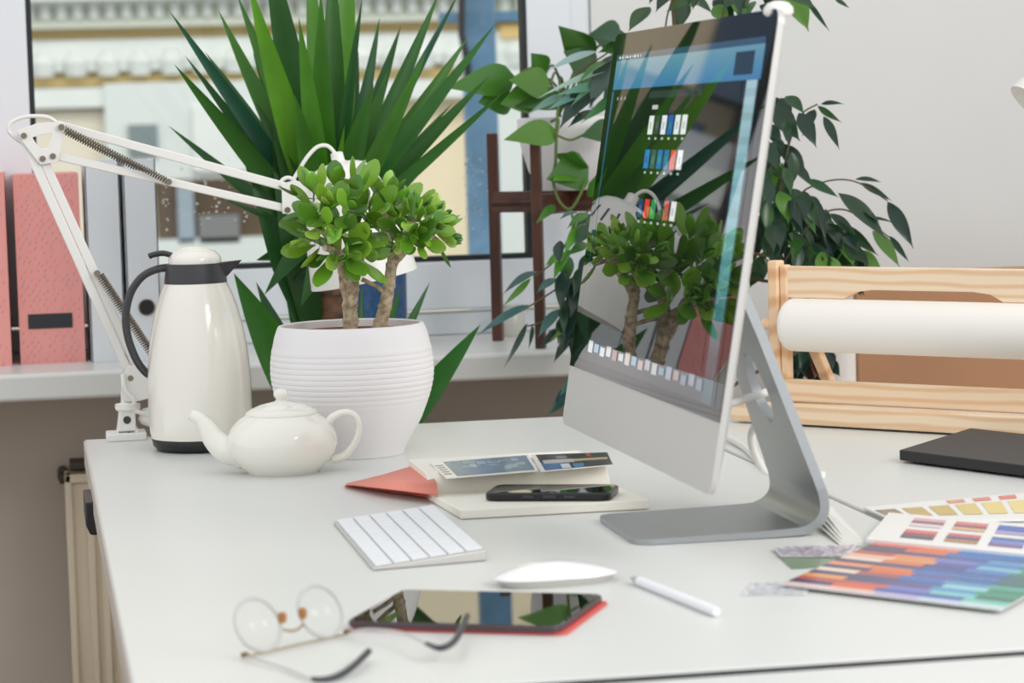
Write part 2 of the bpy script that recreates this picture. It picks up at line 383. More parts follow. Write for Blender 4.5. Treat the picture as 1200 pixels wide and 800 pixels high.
MB().box((XS / 2, YF - .0006, -TH / 2 - .0006), (XS - .004, .0016, TH - .002)).build('edge_band', mat('gap_shade', (40, 42, 48), .5), d1, smooth=False)  # dark strip: shade of the gap between the desks put into the edge colour
dr = part_of(MB().box((.28, -.52, -TH - .05), (.5, .5, .098)).build('drawer', WHITE_LAM, d1, bevel=.003))
hb = MB()
hb.prism([(-.011, -.50, -.021), (.03, -.50, -.021), (.03, -.50, -.062), (-.006, -.50, -.062), (-.011, -.50, -.05)], (0, .125, 0))
hb.build('handle', BLACKP, dr, bevel=.002)
desk('desk', 'white desk carrying the wooden paper roll holder and the black slab', XS + GAP, XS + GAP + .9, YF, 0)
desk('desk', 'white desk surface in the near foreground, beyond the dark gap', -.1, XS + .91, YF - .8, YF - .023)

# ================================================================ ALL-IN-ONE COMPUTER
pc = thing('desktop_computer', 'silver all-in-one desktop computer on an L-shaped aluminium stand, its screen lit', 'computer', (.62, -1.1, 0))
PC = Vector((.5945, -1.03, .3013)); PW, PH = .656, .465; yaw, tilt = .0155, .1699
rt = Vector((math.sin(yaw), -math.cos(yaw), 0)); nr0 = Vector((-math.cos(yaw), -math.sin(yaw), 0))
up = Vector((0, 0, 1)) * math.cos(tilt) - nr0 * math.sin(tilt); nr = rt.cross(up)
if nr.x > 0: nr = -nr
def sc(u, v, w=0.0): return PC + rt * ((u - .5) * PW) + up * ((v - .5) * PH) + nr * w     # u from far (left) edge, v up
def rounded(w0, h0, r, off, n=6):
    out = []
    for cx, cy, a0 in ((1 - r / PW, r / PH, -PI / 2), (1 - r / PW, 1 - r / PH, 0), (r / PW, 1 - r / PH, PI / 2), (r / PW, r / PH, PI)):
        for k in range(n + 1):
            a = a0 + PI / 2 * k / n; out.append(sc(cx + math.cos(a) * r / PW, cy + math.sin(a) * r / PH, off))
    return out
body = MB(); o1 = rounded(1, 1, .014, 0.0); o2 = rounded(1, 1, .014, -.006); o3 = [sc(.5, .5, -.022) + (p - sc(.5, .5, -.006)) * .86 for p in o2]; o4 = [sc(.5, .5, -.04) + (p - sc(.5, .5, -.006)) * .45 for p in o2]
n = len(o1); vs = o1 + o2 + o3 + o4
fs = [tuple(range(n)), tuple(range(3 * n, 4 * n))[::-1]] + [(k * n + i, k * n + (i + 1) % n, (k + 1) * n + (i + 1) % n, (k + 1) * n + i) for k in range(3) for i in range(n)]
body.add(vs, fs); body.build('housing', ALU_CHIN, pc, angle=50)
CH = .150   # chin height share
gb = [p for p in rounded(1, 1, .013, .0008)]
glassp = [sc(0.002, CH, .0008), sc(.998, CH, .0008)] + [p + nr * 0 for p in rounded(1, 1, .013, .0008)[7:21]]
MB().prism(glassp, -nr * .0006).build('black_bezel', GLASSBLK, pc, smooth=False)
# lit picture on the display, one mesh with printed colours
def screen_mat():
    m = bpy.data.materials.new('lit_display'); m.use_nodes = True; N = m.node_tree.nodes; L = m.node_tree.links; b = N['Principled BSDF']
    a = N.new('ShaderNodeAttribute'); a.attribute_name = 'Col'; b.inputs['Base Color'].default_value = (.004, .004, .005, 1); b.inputs['Roughness'].default_value = .015
    b.inputs['IOR'].default_value = 2.6
    L.new(a.outputs['Color'], b.inputs['Emission Color']); b.inputs['Emission Strength'].default_value = 1.0; return m
SCR = screen_mat(); MATS['lit_display'] = SCR
bx, bt = .040, .055
dm = MB()
def scr(u0, v0, u1, v1, c, k=1.0, lay=0):
    U = lambda u: bx + (1 - 2 * bx) * u; V = lambda v: CH + .028 + (1 - CH - .028 - bt) * v
    w = .0011 + lay * .00012; cc = lin(c); cc = tuple(x * k for x in cc[:3]) + (1,)
    dm.quad(sc(U(u0), V(v0), w), sc(U(u1), V(v0), w), sc(U(u1), V(v1), w), sc(U(u0), V(v1), w), cc)
scr(0, 0, 1, 1, (4, 9, 14))                                   # desktop
for i in range(8): scr(0, .885 + i * .012, 1, .885 + (i + 1) * .012, (70 + i * 6, 140 + i * 4, 190), .62, 1)    # blue sky wallpaper
scr(.0, .981, 1, 1, (58, 96, 130), .5, 2)
for i in range(9): scr(.02 + i * .02 + (i % 3) * .004, .986, .032 + i * .02, .994, (230, 240, 245), .7, 3)
scr(.84, .90, .95, .965, (12, 40, 62), .8, 3)
scr(.03, .08, .90, .885, (3, 7, 7), .9, 2)                   # dark browser page
scr(.03, .84, .90, .885, (8, 11, 12), .8, 3); scr(.3, .85, .66, .872, (60, 70, 72), .5, 4)
for i in range(3): scr(.05 + i * .03, .85, .058 + i * .03, .86, (220, 220, 220), .5, 4)
for i in range(40):
    t = i / 40; cc = [60 + 130 * t, 150 + 72 * t, 162 + 70 * t]; k = min(.62, .12 + t * .9) * (1 + .12 * math.sin(i * 2.1))
    scr(.925, i * .0221, .985, i * .0221 + .0222, cc, k, 2)    # pale strip at the right
for i in range(20): scr(.0, .30 + i * .029, .014, .30 + (i + 1) * .029, (20 + i * 4, 70 + i * 5, 100 + i * 5), .3, 2)
tiles = [[(235, 240, 240), (50, 54, 58), (232, 238, 242), (24, 86, 176), (232, 236, 240), (236, 240, 240)],
         [(40, 130, 200), (60, 90, 90), (30, 110, 180), (28, 100, 168), (222, 64, 52), (236, 238, 238)],
         [(40, 70, 110), (222, 60, 50), (50, 150, 80), (40, 50, 60), (190, 80, 74), (236, 236, 238)]]
for r, row in enumerate(tiles):
    for c, t in enumerate(row):
        u = .325 + c * .0465 + r * .004; v = (.737, .632, .480)[r]
        scr(u, v, u + .034, v + .058, t, .82, 4); scr(u + .010, v + .016, u + .024, v + .038, tuple(min(255, x + 30) if x < 128 else x - 40 for x in t), .82, 5)
        scr(u + .011, v - .016, u + .024, v - .009, (225, 228, 228), .6, 4)
scr(.335, .815, .375, .828, (230, 230, 230), .6, 5)
dock = [(225, 235, 240), (150, 195, 225), (235, 240, 242), (240, 240, 240), (190, 140, 140), (238, 240, 244), (240, 225, 215), (170, 205, 230), (225, 200, 195), (210, 215, 225), (235, 240, 240), (150, 190, 220), (200, 205, 230), (220, 190, 190), (160, 180, 215), (200, 210, 230), (170, 190, 215)]
for i, t in enumerate(dock): scr(.10 + i * .049, .028 + .006 * (i % 2), .135 + i * .049, .066 - .005 * (i % 3), t, .62 - .022 * i, 4)
dm.build('display', SCR, pc, smooth=False)
# stand: one bent aluminium plate
st = MB(); ya, yb = -1.0045, -1.192
prof = [(.5245, .0034), (.5275, .0034), (.5325, .0034), (.540, .0034), (.552, .0035), (.62, .004), (.690, .0052), (.706, .0075), (.7175, .014), (.7235, .024), (.7235, .038), (.7185, .056), (.695, .124), (.675, .184), (.640, .275)]
PP = smoothpath([(x, 0, z) for x, z in prof], 4); top = []; bot = []
for i, p in enumerate(PP):
    t = (PP[min(i + 1, len(PP) - 1)] - PP[max(0, i - 1)]).normalized(); nn = Vector((-t.z, 0, t.x)); h_ = .0030 + .0019 * min(1, max(0, (i / len(PP) - .3) / .25)); top.append(p + nn * h_); bot.append(p - nn * h_)
nseg = len(PP)
# the neck carries an oval cable hole, so the strip is laid out as a grid across its width
hole_c, hole_r, hole_w = .1435, .037, .033
def yl(z, k, m=12): return ya + (yb - ya) * k / m
foot_idx = [i for i in range(nseg) if PP[i].x < .724 and PP[i].z < .03 and i < 28]
def strip(side):
    vs = []; 
    for i in range(nseg):
        q = side[i]; z = PP[i].z; neck = i > nseg * .55
        sh = max(0, (z - .05)) * .12 if neck else 0
        y0, y1 = ya - sh, yb + sh
        cr = .022; dx = q.x - PP[0].x
        if i < nseg * .5 and dx < cr: ins = cr - math.sqrt(max(0, cr * cr - (cr - max(0, dx)) ** 2)); y0 -= ins; y1 += ins
        vs.append((Vector((q.x, y0, q.z)), Vector((q.x, y1, q.z))))
    return vs
tp, bt_ = strip(top), strip(bot)
# lower part (foot and bend) up to hole bottom, hole ring, upper part
zs = [p.z for p in PP]
iA = max(i for i in range(nseg) if PP[i].z < hole_c - hole_r - .012); iB = min(i for i in range(nseg) if PP[i].z > hole_c + hole_r + .012 and i > iA)
def seg(i0, i1):
    for i in range(i0, i1):
        a, b, c, d = tp[i][0], tp[i][1], tp[i + 1][1], tp[i + 1][0]; e, f_, g, h = bt_[i][0], bt_[i][1], bt_[i + 1][1], bt_[i + 1][0]
        st.add([a, b, c, d, e, f_, g, h], [(0, 1, 2, 3), (4, 7, 6, 5), (0, 3, 7, 4), (1, 5, 6, 2)])
seg(0, iA); seg(iB, nseg - 1)
a, b = tp[0]; e, f_ = bt_[0]; st.add([a, b, f_, e], [(0, 1, 2, 3)])
def ringpts(sd):
    A0, A1 = sd[iA]; B0, B1 = sd[iB]; out = []; inn = []; K = 32
    for k in range(K):
        q = 2 * PI * k / K; cx, cz = math.cos(q), math.sin(q); m = max(abs(cx), abs(cz)); u, v = (cx / m + 1) / 2, (cz / m + 1) / 2
        out.append((A0.lerp(A1, u)).lerp(B0.lerp(B1, u), v))
        uu, vv = .5 + cx * hole_w / .165, .5 + cz * hole_r / (PP[iB].z - PP[iA].z)
        inn.append((A0.lerp(A1, uu)).lerp(B0.lerp(B1, uu), vv))
    return out, inn
to, ti = ringpts(tp); bo, bi = ringpts(bt_); K = 32
fs = []
for i in range(K):
    j = (i + 1) % K; fs += [(i, i + K, j + K, j), (2 * K + i, 2 * K + j, 3 * K + j, 3 * K + i), (K + i, 3 * K + i, 3 * K + j, K + j), (i, j, 2 * K + j, 2 * K + i)]
st.add(to + ti + bo + bi, fs)
st.build('stand', ALU, pc, angle=40)
MB().box(PC + up * .0 - nr * .045 + Vector((0, -.07, -.01)), (.03, .12, .09)).build('hinge', ALU, pc, bevel=.004)
cp = smoothpath([PC - nr * .03 + Vector((0, -.12, -.13)), at(850, 471, -1.14), at(880, 465, -1.12), at(904, 459, -1.105), Vector((.722, -1.06, .128)), at(886, 498, -.97), at(881, 520, -.95), at(892, 547, -.93), at(900, 553, -.92)], 8)
MB().tube(cp, .0045, n=10).build('power_cable', LAMPW, pc)
tag(MB().tube(smoothpath([dk(835, 512, .004), dk(852, 514, .004) + Vector((0, 0, .002)), dk(872, 524, .004), dk(886, 537, .004), dk(900, 547, .004), dk(930, 552, .004), dk(965, 556, .004)], 8), .0042, n=10).build('cable', LAMPW), 'white cable lying on the desk behind the computer stand', 'cable')

# ================================================================ KEYBOARD
kb = thing('keyboard', 'slim white and silver wireless keyboard beside the open notebook', 'keyboard', (.305, -1.07, 0))
c0 = dk(437, 669); c1 = dk(573, 657); cf = dk(382, 616); 
ks = (c1 - c0).normalized(); kl = (Vector((-.006, 1, 0))).normalized(); KS, KL = .1175, .318
ko = c0 + Vector((0, .0, 0))
def kp(s, l, z): return ko + ks * s + kl * l + Vector((0, 0, z))
def kz(s): return .003 + .0085 * (s / KS)
bm_ = MB(); bm_.add([kp(0, 0, .0005), kp(KS, 0, .0005), kp(KS, KL, .0005), kp(0, KL, .0005), kp(0, 0, kz(0)), kp(KS, 0, kz(KS)), kp(KS, KL, kz(KS)), kp(0, KL, kz(0))],
       [(3, 2, 1, 0), (4, 5, 6, 7), (0, 1, 5, 4), (1, 2, 6, 5), (2, 3, 7, 6), (3, 0, 4, 7)])
bm_.build('base', ALU_CHIN, kb, bevel=.0015)
rows = [[1.1, 1, 1, 1.3, 5.2, 1.3, 1, 1, 1, 1], [2.2] + [1] * 10 + [2.3], [1.7] + [1] * 11 + [1.8], [1.5] + [1] * 12 + [1.0], [1] * 13 + [1.5], [1.04] * 14]
for ri, row in enumerate(rows):
    s0 = .0035 + ri * .0188; s1 = s0 + .0166; tot = sum(row); pos = 0
    for wkey in row:
        l0 = KL - .004 - (pos / tot) * (KL - .008); l1 = KL - .004 - ((pos + wkey) / tot) * (KL - .008) + .0016; pos += wkey
        k = MB(); z = lambda s: kz(s) + .0004
        V_ = [kp(s0, l1, z(s0)), kp(s1, l1, z(s1)), kp(s1, l0, z(s1)), kp(s0, l0, z(s0))]
        k.prism(V_, (0, 0, .0016)); k.build('key', KEYW, kb, smooth=False)

# ================================================================ MOUSE
m0, m1 = dk(588, 690), dk(722, 680); mc = (m0 + m1) / 2; ma = (m1 - m0).normalized(); mb_ = Vector((-ma.y, ma.x, 0)); mc = mc + mb_ * .012
ms = thing('computer_mouse', 'white low-profile wireless mouse between keyboard and stylus', 'mouse', mc)
def mouse_ring(z, k, n=40): return [mc + ma * (.0595 * k * abs(math.cos(q)) ** .75 * (1 if math.cos(q) > 0 else -1)) + mb_ * (.029 * k * abs(math.sin(q)) ** .8 * (1 if math.sin(q) > 0 else -1)) + Vector((0, 0, z)) for q in [2 * PI * i / n for i in range(n)]]
MB().add([], []) 
bs = MB(); r1 = mouse_ring(.0, .86); r2 = mouse_ring(.008, .985); bs.add(r1 + r2, [tuple(range(40))[::-1], tuple(range(40, 80))] + [(i, (i + 1) % 40, 40 + (i + 1) % 40, 40 + i) for i in range(40)]); bs.build('base', ALU_CHIN, ms)
tpm = MB(); vs = []; kk = [(1.0, 0), (.985, .12), (.93, .34), (.8, .6), (.6, .81), (.35, .945), (.12, .995)]
for k, hgt in kk:
    for p in mouse_ring(0, k):
        u = (p - mc).dot(ma) / .0595; arch = 1 - .42 * u * u - .08 * u; vs.append(Vector((p.x, p.y, .0075 + .0135 * hgt * arch)))
tpm.add(vs, [(j * 40 + i, j * 40 + (i + 1) % 40, (j + 1) * 40 + (i + 1) % 40, (j + 1) * 40 + i) for j in range(len(kk) - 1) for i in range(40)] + [tuple(range((len(kk) - 1) * 40, len(kk) * 40))])
tpm.build('shell', mat('gloss_white_plastic', (242, 242, 242), .15, coat=.4), ms, angle=60)

# ================================================================ STYLUS
s0, s1 = dk(740, 677, .0045), dk(840, 717, .0045); sd = (s1 - s0)
sty = thing('stylus', 'slim white stylus pen lying near the front of the desk', 'stylus', (s0 + s1) / 2)
MB().tube([s0 + sd * .1, s0 + sd * .985, s1], [.0045, .0045, .0036], n=16).build('barrel', KEYW, sty)
MB().tube([s0, s0 + sd * .03, s0 + sd * .095], [.0012, .0026, .0043], n=16).build('tip', mat('grey_tip', (180, 180, 182), .4), sty)

# ================================================================ TABLET
tl = [dk(403, 739), dk(657, 746), dk(703, 706)]; e1 = (tl[1] - tl[0]); e2 = tl[2] - tl[1]; e2 = e2 - e1 * (e2.dot(e1) / e1.length_squared)
tb = thing('tablet_computer', 'dark tablet in a red cover reflecting the window, under the eyeglasses', 'tablet', tl[0] + (e1 + e2) / 2)
def rrect(o, a, b, r, z, n=5):
    A, B = a.normalized(), b.normalized(); LA, LB = a.length, b.length; out = []
    for cx, cy, a0 in ((LA - r, r, -PI / 2), (LA - r, LB - r, 0), (r, LB - r, PI / 2), (r, r, PI)):
        for k in range(n + 1):
            q = a0 + PI / 2 * k / n; out.append(o + A * (cx + math.cos(q) * r) + B * (cy + math.sin(q) * r) + Vector((0, 0, z)))
    return out
def inset(o, a, b, d): return o + a.normalized() * d + b.normalized() * d, a * (1 - 2 * d / a.length), b * (1 - 2 * d / b.length)
MB().prism(rrect(tl[0] + e1 * .02 + e2 * .02, e1, e2 * .97, .010, .0003), (0, 0, .0024)).build('cover', RED, tb, bevel=.001)
o_, a_, b_ = inset(tl[0], e1, e2, .0015)
MB().prism(rrect(o_, a_, b_, .009, .0025), (0, 0, .0055)).build('body', mat('dark_aluminium', (88, 74, 78), .35, metal=.6), tb, bevel=.0012)
o_, a_, b_ = inset(tl[0], e1, e2, .003)
MB().prism(rrect(o_, a_, b_, .008, .008), (0, 0, .0006)).build('glass', GLASSBLK, tb, smooth=False)

# ================================================================ NOTEBOOK with photo cards and phone
nl, nrr = dk(540, 609), dk(762, 597); na = (nrr - nl); nbv = Vector((-na.y, na.x, 0)).normalized(); NA = na.length; na = na.normalized()
nb = thing('notebook', 'open notebook with cream pages and a coral cover, phone lying on it', 'notebook', nl + na * NA / 2 + nbv * .15)
def npnt(u, v, z): return nl + na * u + nbv * v + Vector((0, 0, z))
# near page block: flat, far block: higher with a curl rising from the gutter
nd = .150
def pageblock(name, v0, v1, zf, u0, u1, skew):
    mb = MB(); n = 16; vs = []
    for i in range(n + 1):
        t = i / n; v = v0 + (v1 - v0) * t; z = zf(t)
        s_ = skew(t)
        vs += [npnt(u0 + s_, v, .0006), npnt(u1 + s_, v, .0006), npnt(u1 + s_, v, z), npnt(u0 + s_, v, z)]
    fs = [(0, 1, 2, 3), (4 * n + 3, 4 * n + 2, 4 * n + 1, 4 * n)]
    for i in range(n):
        a = 4 * i; fs += [(a + 3, a + 2, a + 6, a + 7), (a + 1, a, a + 4, a + 5), (a + 0, a + 3, a + 7, a + 4), (a + 2, a + 1, a + 5, a + 6)]
    mb.add(vs, fs); return mb.build(name, PAGE, nb, bevel=.0015)
cvr = MB().prism([npnt(.002, .003, .0002), npnt(NA - .004, .003, .0002), npnt(NA - .016, nd + .19, .0002), npnt(-.004, nd + .19, .0002)], (0, 0, .0018)); cvr.build('cover', CORAL, nb)
pageblock('page_block', .0, nd, lambda t: .002 + .009 - .0015 * t * t, 0.0, NA, lambda t: -.012 * t)
pageblock('page_block', nd + .001, nd + .185, lambda t: .004 + .027 * min(1, (t / .16)) ** .55 - .004 * t, -.012, NA - .012, lambda t: 0.0)
# coral cover flap standing off at the left
fa = [dk(404, 567, .002), dk(513, 583, .002), dk(512, 572, .017), dk(497, 549, .016), dk(404, 566, .005)]
fl = MB(); fl.add([dk(404, 568, .001), dk(513, 584, .001), dk(497, 545, .001), dk(404, 568, .004), dk(513, 584, .006), dk(497, 545, .006)], [(0, 1, 4, 3), (3, 4, 5), (2, 1, 0), (1, 2, 5, 4), (2, 0, 3, 5)])
fl.add([dk(405, 567, .006), dk(440, 571, .011), dk(513, 580, .013), dk(512, 566, .024), dk(497, 542, .022), dk(450, 556, .014)], [(0, 1, 2, 3, 4, 5)])
fl.build('cover_flap', CORAL, nb, solid=.0012)
# photo cards
def card(name, label, pts, cells, z0, base=(244, 243, 240), group='photo cards on the notebook'):
    mb = MB(); P = [dk(x, y, z0) for x, y in pts]   # nl, nr, fr, fl
    mb.prism(P, (0, 0, .0006), lin(base))
    for (u0, v0, u1, v1, c) in cells:
        kz_ = .0008 + 8e-6 * len(mb.f); f = lambda u, v: P[0].lerp(P[1], u).lerp(P[3].lerp(P[2], u), v) + Vector((0, 0, kz_))
        mb.quad(f(u0, v0), f(u1, v0), f(u1, v1), f(u0, v1), lin(c))
    o = mb.build(name, COLORG, None, smooth=False); return tag(o, label, 'photo', group)
random.seed(3)
c1_ = [(.13, .07, .97, .95, (70, 112, 150))] + [(.02, .2 + i * .13, .1, .25 + i * .13, (120, 130, 150)) for i in range(5)]
for i in range(14):
    u = .16 + random.random() * .66; v = .12 + random.random() * .6; g = random.randint(90, 190); c1_.append((u, v, u + .06 + random.random() * .08, v + .1 + random.random() * .12, (g - 30, g, g + 18)))
card('photo_card', 'blue toned photo card on the notebook, left of the two', [(523, 561), (631, 552), (619, 533), (503, 542)], c1_, .0305)
c2_ = [(.06, .04, .98, .97, (32, 36, 42)), (.06, .04, .3, .5, (48, 104, 160)), (.1, .4, .5, .62, (190, 186, 190)), (.3, .06, .42, .34, (214, 222, 232)), (.5, .45, .95, .6, (196, 176, 140)), (.7, .7, .76, .95, (180, 60, 60)), (.3, .66, .44, .85, (130, 124, 128)), (.46, .06, .6, .3, (80, 130, 180))]
card('photo_card', 'dark photo card with blue and white shapes on the notebook, right of the two', [(634, 553), (720, 545), (713, 530), (622, 533)], c2_, .0318)
# phone
pl_, pr_ = dk(567, 587, .0115), dk(719, 587, .0115); pe1 = pr_ - pl_; pe2 = Vector((-pe1.y, pe1.x, 0)).normalized() * .072
pe1 = pe1.normalized() * .1425
ph = thing('smartphone', 'black smartphone lying face up on the open notebook page', 'phone', pl_ + (pe1 + pe2) / 2)
MB().prism(rrect(pl_, pe1, pe2, .012, 0.0), (0, 0, .0088)).build('case', mat('phone_case', (16, 17, 19), .3), ph, bevel=.0022, seg=3)
o_, a_, b_ = inset(pl_, pe1, pe2, .003); MB().prism(rrect(o_, a_, b_, .010, .0086), (0, 0, .0006)).build('glass', GLASSBLK, ph, smooth=False)
for i, (u, l) in enumerate(((.35, .012), (.52, .014), (.68, .012))):
    c = pl_ + pe1 * u + Vector((0, 0, .0048)) - pe2.normalized() * .0002; MB().box(c, (l, .0012, .0026), math.atan2(pe1.y, pe1.x)).build('side_button', GREYP, ph)

# ================================================================ EYEGLASSES (folded open, lying upside down)
eg = thing('eyeglasses', 'thin round eyeglasses with dark temple tips lying partly over the tablet', 'eyeglasses', dk(345, 750))
g0, g1 = dk(287, 769, .003), dk(407, 742, .003); ga = (g1 - g0).normalized(); GW = (g1 - g0).length; gn = Vector((-ga.y, ga.x, 0)); gup = (Vector((0, 0, 1)) + gn * .45).normalized()
def lens(cu, name):
    c = g0 + ga * cu + gup * .0235; pth = []
    for k in range(41):
        q = 2 * PI * k / 40 - PI / 2; pth.append(c + ga * (.0235 * math.cos(q)) + gup * (.0225 * math.sin(q)))
    MB().tube(pth, .0017, n=8, cap=False).build(name, CLEARACR, eg)
    d = MB(); m_ = len(pth) - 1; d.add([c] + pth[:-1], [(0, i + 1, (i + 1) % m_ + 1) for i in range(m_)]); return d
LG = bpy.data.materials.new('spectacle_lens'); LG.use_nodes = True; N = LG.node_tree.nodes; t_ = N.new('ShaderNodeBsdfTransparent'); q_ = N.new('ShaderNodeBsdfGlossy'); q_.inputs['Roughness'].default_value = .02; x_ = N.new('ShaderNodeMixShader'); x_.inputs[0].default_value = .015
LG.node_tree.links.new(t_.outputs[0], x_.inputs[1]); LG.node_tree.links.new(q_.outputs[0], x_.inputs[2]); LG.node_tree.links.new(x_.outputs[0], N['Material Output'].inputs[0])
for cu in (GW * .21, GW * .82):
    lens(cu, 'rim').build('lens', LG, eg, solid=.0012)
MB().tube(smoothpath([g0 + ga * (GW * .21 + .0215) + gup * .016, g0 + ga * GW * .515 + gup * .012, g0 + ga * (GW * .82 - .0215) + gup * .016], 6), .0012, n=8).build('bridge', GOLD, eg)
MB().tube([g0, g0 + ga * GW * .5, g1], .001, n=8).build('brow_bar', GOLD, eg)
for cu, s_ in ((GW * .21 + .0245, 1), (GW * .82 - .0235, -1)):
    c = g0 + ga * cu + gup * .026 - gn * .004; MB().lathe([(0, -.005), (.003, -.004), (.0038, 0), (.003, .004), (0, .005)], c, n=12).build('nose_pad', mat('amber_pad', (168, 110, 54), .3), eg)
def temple(pts, dark):
    P = smoothpath(pts, 8); k = int(len(P) * dark)
    to_ = part_of(MB().tube(P[:k + 1], .0011, n=8).build('temple', CLEARACR, eg)); MB().tube(P[k:], [.0018 + .001 * min(1, i / 10) for i in range(len(P) - k)], n=10).build('temple_tip', GREYP, to_)
temple([g0, dk(300, 772, .004), dk(335, 783, .003), dk(366, 795, .003), dk(392, 793, .003), dk(412, 782, .006), dk(432, 763, .008)], .5)
temple([g1, dk(430, 737, .0125), dk(470, 741, .0125), dk(500, 754, .012), dk(517, 759, .012), dk(534, 749, .014), dk(547, 722, .016)], .5)
for p in (g0, g1): MB().box(p + Vector((0, 0, .0015)), (.006, .004, .004), math.atan2(ga.y, ga.x)).build('hinge', TORT, eg, bevel=.0008)

# ================================================================ TEAPOT
tc_ = dk(336, 558) + Vector((.0, .043, 0)); tp_ = thing('teapot', 'round white porcelain teapot in front of the carafe and the potted jade plant', 'teapot', tc_)
TS = lambda pr: [(r * 1.04, z * .885) for r, z in pr]
TX = Vector((.983, -.18, 0)).normalized()
tz = lambda y: (552 - y) / 945.0
def body_prof(pts): return pts
MB().lathe(TS([(0, .0015), (.040, .001), (.043, .0), (.0445, .003), (.055, .013), (.0635, .028), (.067, .042), (.0655, .055), (.060, .067), (.051, .0775), (.044, .0825), (.0425, .0845), (.039, .084), (.038, .08), (0, .08)]), tc_, n=64).build('body', PORC, tp_, angle=60)
lid = part_of(MB().lathe(TS([(0, .082), (.0385, .083), (.0435, .0838), (.0428, .0868), (.037, .0912), (.026, .0965), (.013, .1), (.0075, .1015), (.006, .1045), (0, .1045)]), tc_, n=56).build('lid', PORC, tp_, angle=60))
MB().lathe(TS([(0, .1015), (.0058, .1025), (.0062, .1055), (.0085, .109), (.0088, .1135), (.0065, .118), (.003, .1195), (0, .1198)]), tc_, n=28).build('knob', PORC, lid, angle=60)
def tpt(x, y): q = at(x, y, tc_.y); return Vector((q.x, tc_.y, q.z))
def tloc(d, z): return tc_ + TX * (d * 1.02) + Vector((0, 0, z * .885))
MB().tube(smoothpath([tloc(-.050, .032), tloc(-.070, .036), tloc(-.084, .050), tloc(-.0925, .066), tloc(-.101, .079), tloc(-.112, .0865)], 8), [.026 - .019 * min(1, (i / 40) ** .62) for i in range(41)], n=24, side=(0, 1, 0), flat=[.95] * 41).build('spout', PORC, tp_, angle=60)
MB().tube(smoothpath([tloc(.054, .0645), tloc(.064, .077), tloc(.079, .083), tloc(.092, .077), tloc(.0955, .060), tloc(.090, .040), tloc(.077, .022), tloc(.061, .016)], 8), [.0062 + .0012 * math.cos(i / 56 * 2 * PI) for i in range(57)], n=14, side=(0, 1, 0), flat=.75).build('handle', PORC, tp_, angle=60)

# ================================================================ CARAFE
kc = dk(240, 531) + Vector((.0, .058, 0)); kp_ = thing('vacuum_carafe', 'cream vacuum carafe with dark grey handle and spout, beside the desk lamp base', 'carafe', kc)
kS = 1 / 862.0
def zz_(y, off=0): return (527 - y) * kS
body_ = [(58, 512), (59.5, 505), (60.5, 490), (60.6, 470), (60.3, 445), (59, 425), (56.8, 405), (53, 383), (47.5, 360), (41.5, 343), (36, 331), (34, 326)]
# the carafe leans with nothing: it stands upright; radii and heights were read off the silhouette
MB().lathe([(0, zz_(513))] + [(r * kS, zz_(y)) for r, y in body_] + [(0, zz_(326))], kc, n=72).build('body', CREAM, kp_, angle=60)
MB().lathe([(0, .0), (48 * kS, 0), (52 * kS, .0015), (56.5 * kS, .007), (58 * kS, .0165), (57 * kS, .0185), (0, .0185)], kc, n=64).build('base', BLACKP, kp_, angle=50)
cl_ = MB().lathe([(0, zz_(332)), (36.6 * kS, zz_(332)), (36.4 * kS, zz_(328)), (34 * kS, zz_(312)), (33.6 * kS, zz_(309)), (30 * kS, zz_(309)), (0, zz_(310))], kc, n=64)
cl_ = part_of(cl_.build('collar', GREYP, kp_, angle=50))
def kloc(d, y, w=0.0): return kc + TX * (d * kS) + Vector((.18, .983, 0)) * (w * kS) + Vector((0, 0, zz_(y)))
spm = MB(); # pouring lip
spm.add([kloc(28, 309, -16), kloc(56, 306.5, 0), kloc(28, 309, 16), kloc(30, 328, -8), kloc(38, 325, 0), kloc(30, 328, 8), kloc(40, 308, -9), kloc(40, 308, 9)], [(0, 6, 1, 7, 2), (0, 3, 4, 6), (6, 4, 1), (1, 4, 7), (7, 4, 5, 2), (0, 2, 5, 3), (3, 5, 4)])
spm.build('spout', GREYP, cl_, bevel=.001)
MB().lathe([(0, zz_(312)), (30.5 * kS, zz_(311)), (31 * kS, zz_(304)), (29 * kS, zz_(300)), (24 * kS, zz_(295)), (15 * kS, zz_(291.5)), (6 * kS, zz_(290)), (0, zz_(290))], kc, n=56).build('lid', CREAM, kp_, angle=60)
MB().tube(smoothpath([kloc(-19, 304.5), kloc(-25, 300), kloc(-36, 296.5), kloc(-47, 297.5), kloc(-53, 299.5)], 6), [.008] * 25, n=16, side=(0, 1, 0), flat=.5).build('thumb_lever', GREYP, kp_)
MB().tube(smoothpath([kloc(-30, 313), kloc(-45, 315), kloc(-62, 323), kloc(-76, 341), kloc(-83, 366), kloc(-82, 392), kloc(-74, 418), kloc(-64, 434), kloc(-55, 441)], 7), [.0096] * 57, n=18, side=(0, 1, 0), flat=.55).build('handle', GREYP, kp_)

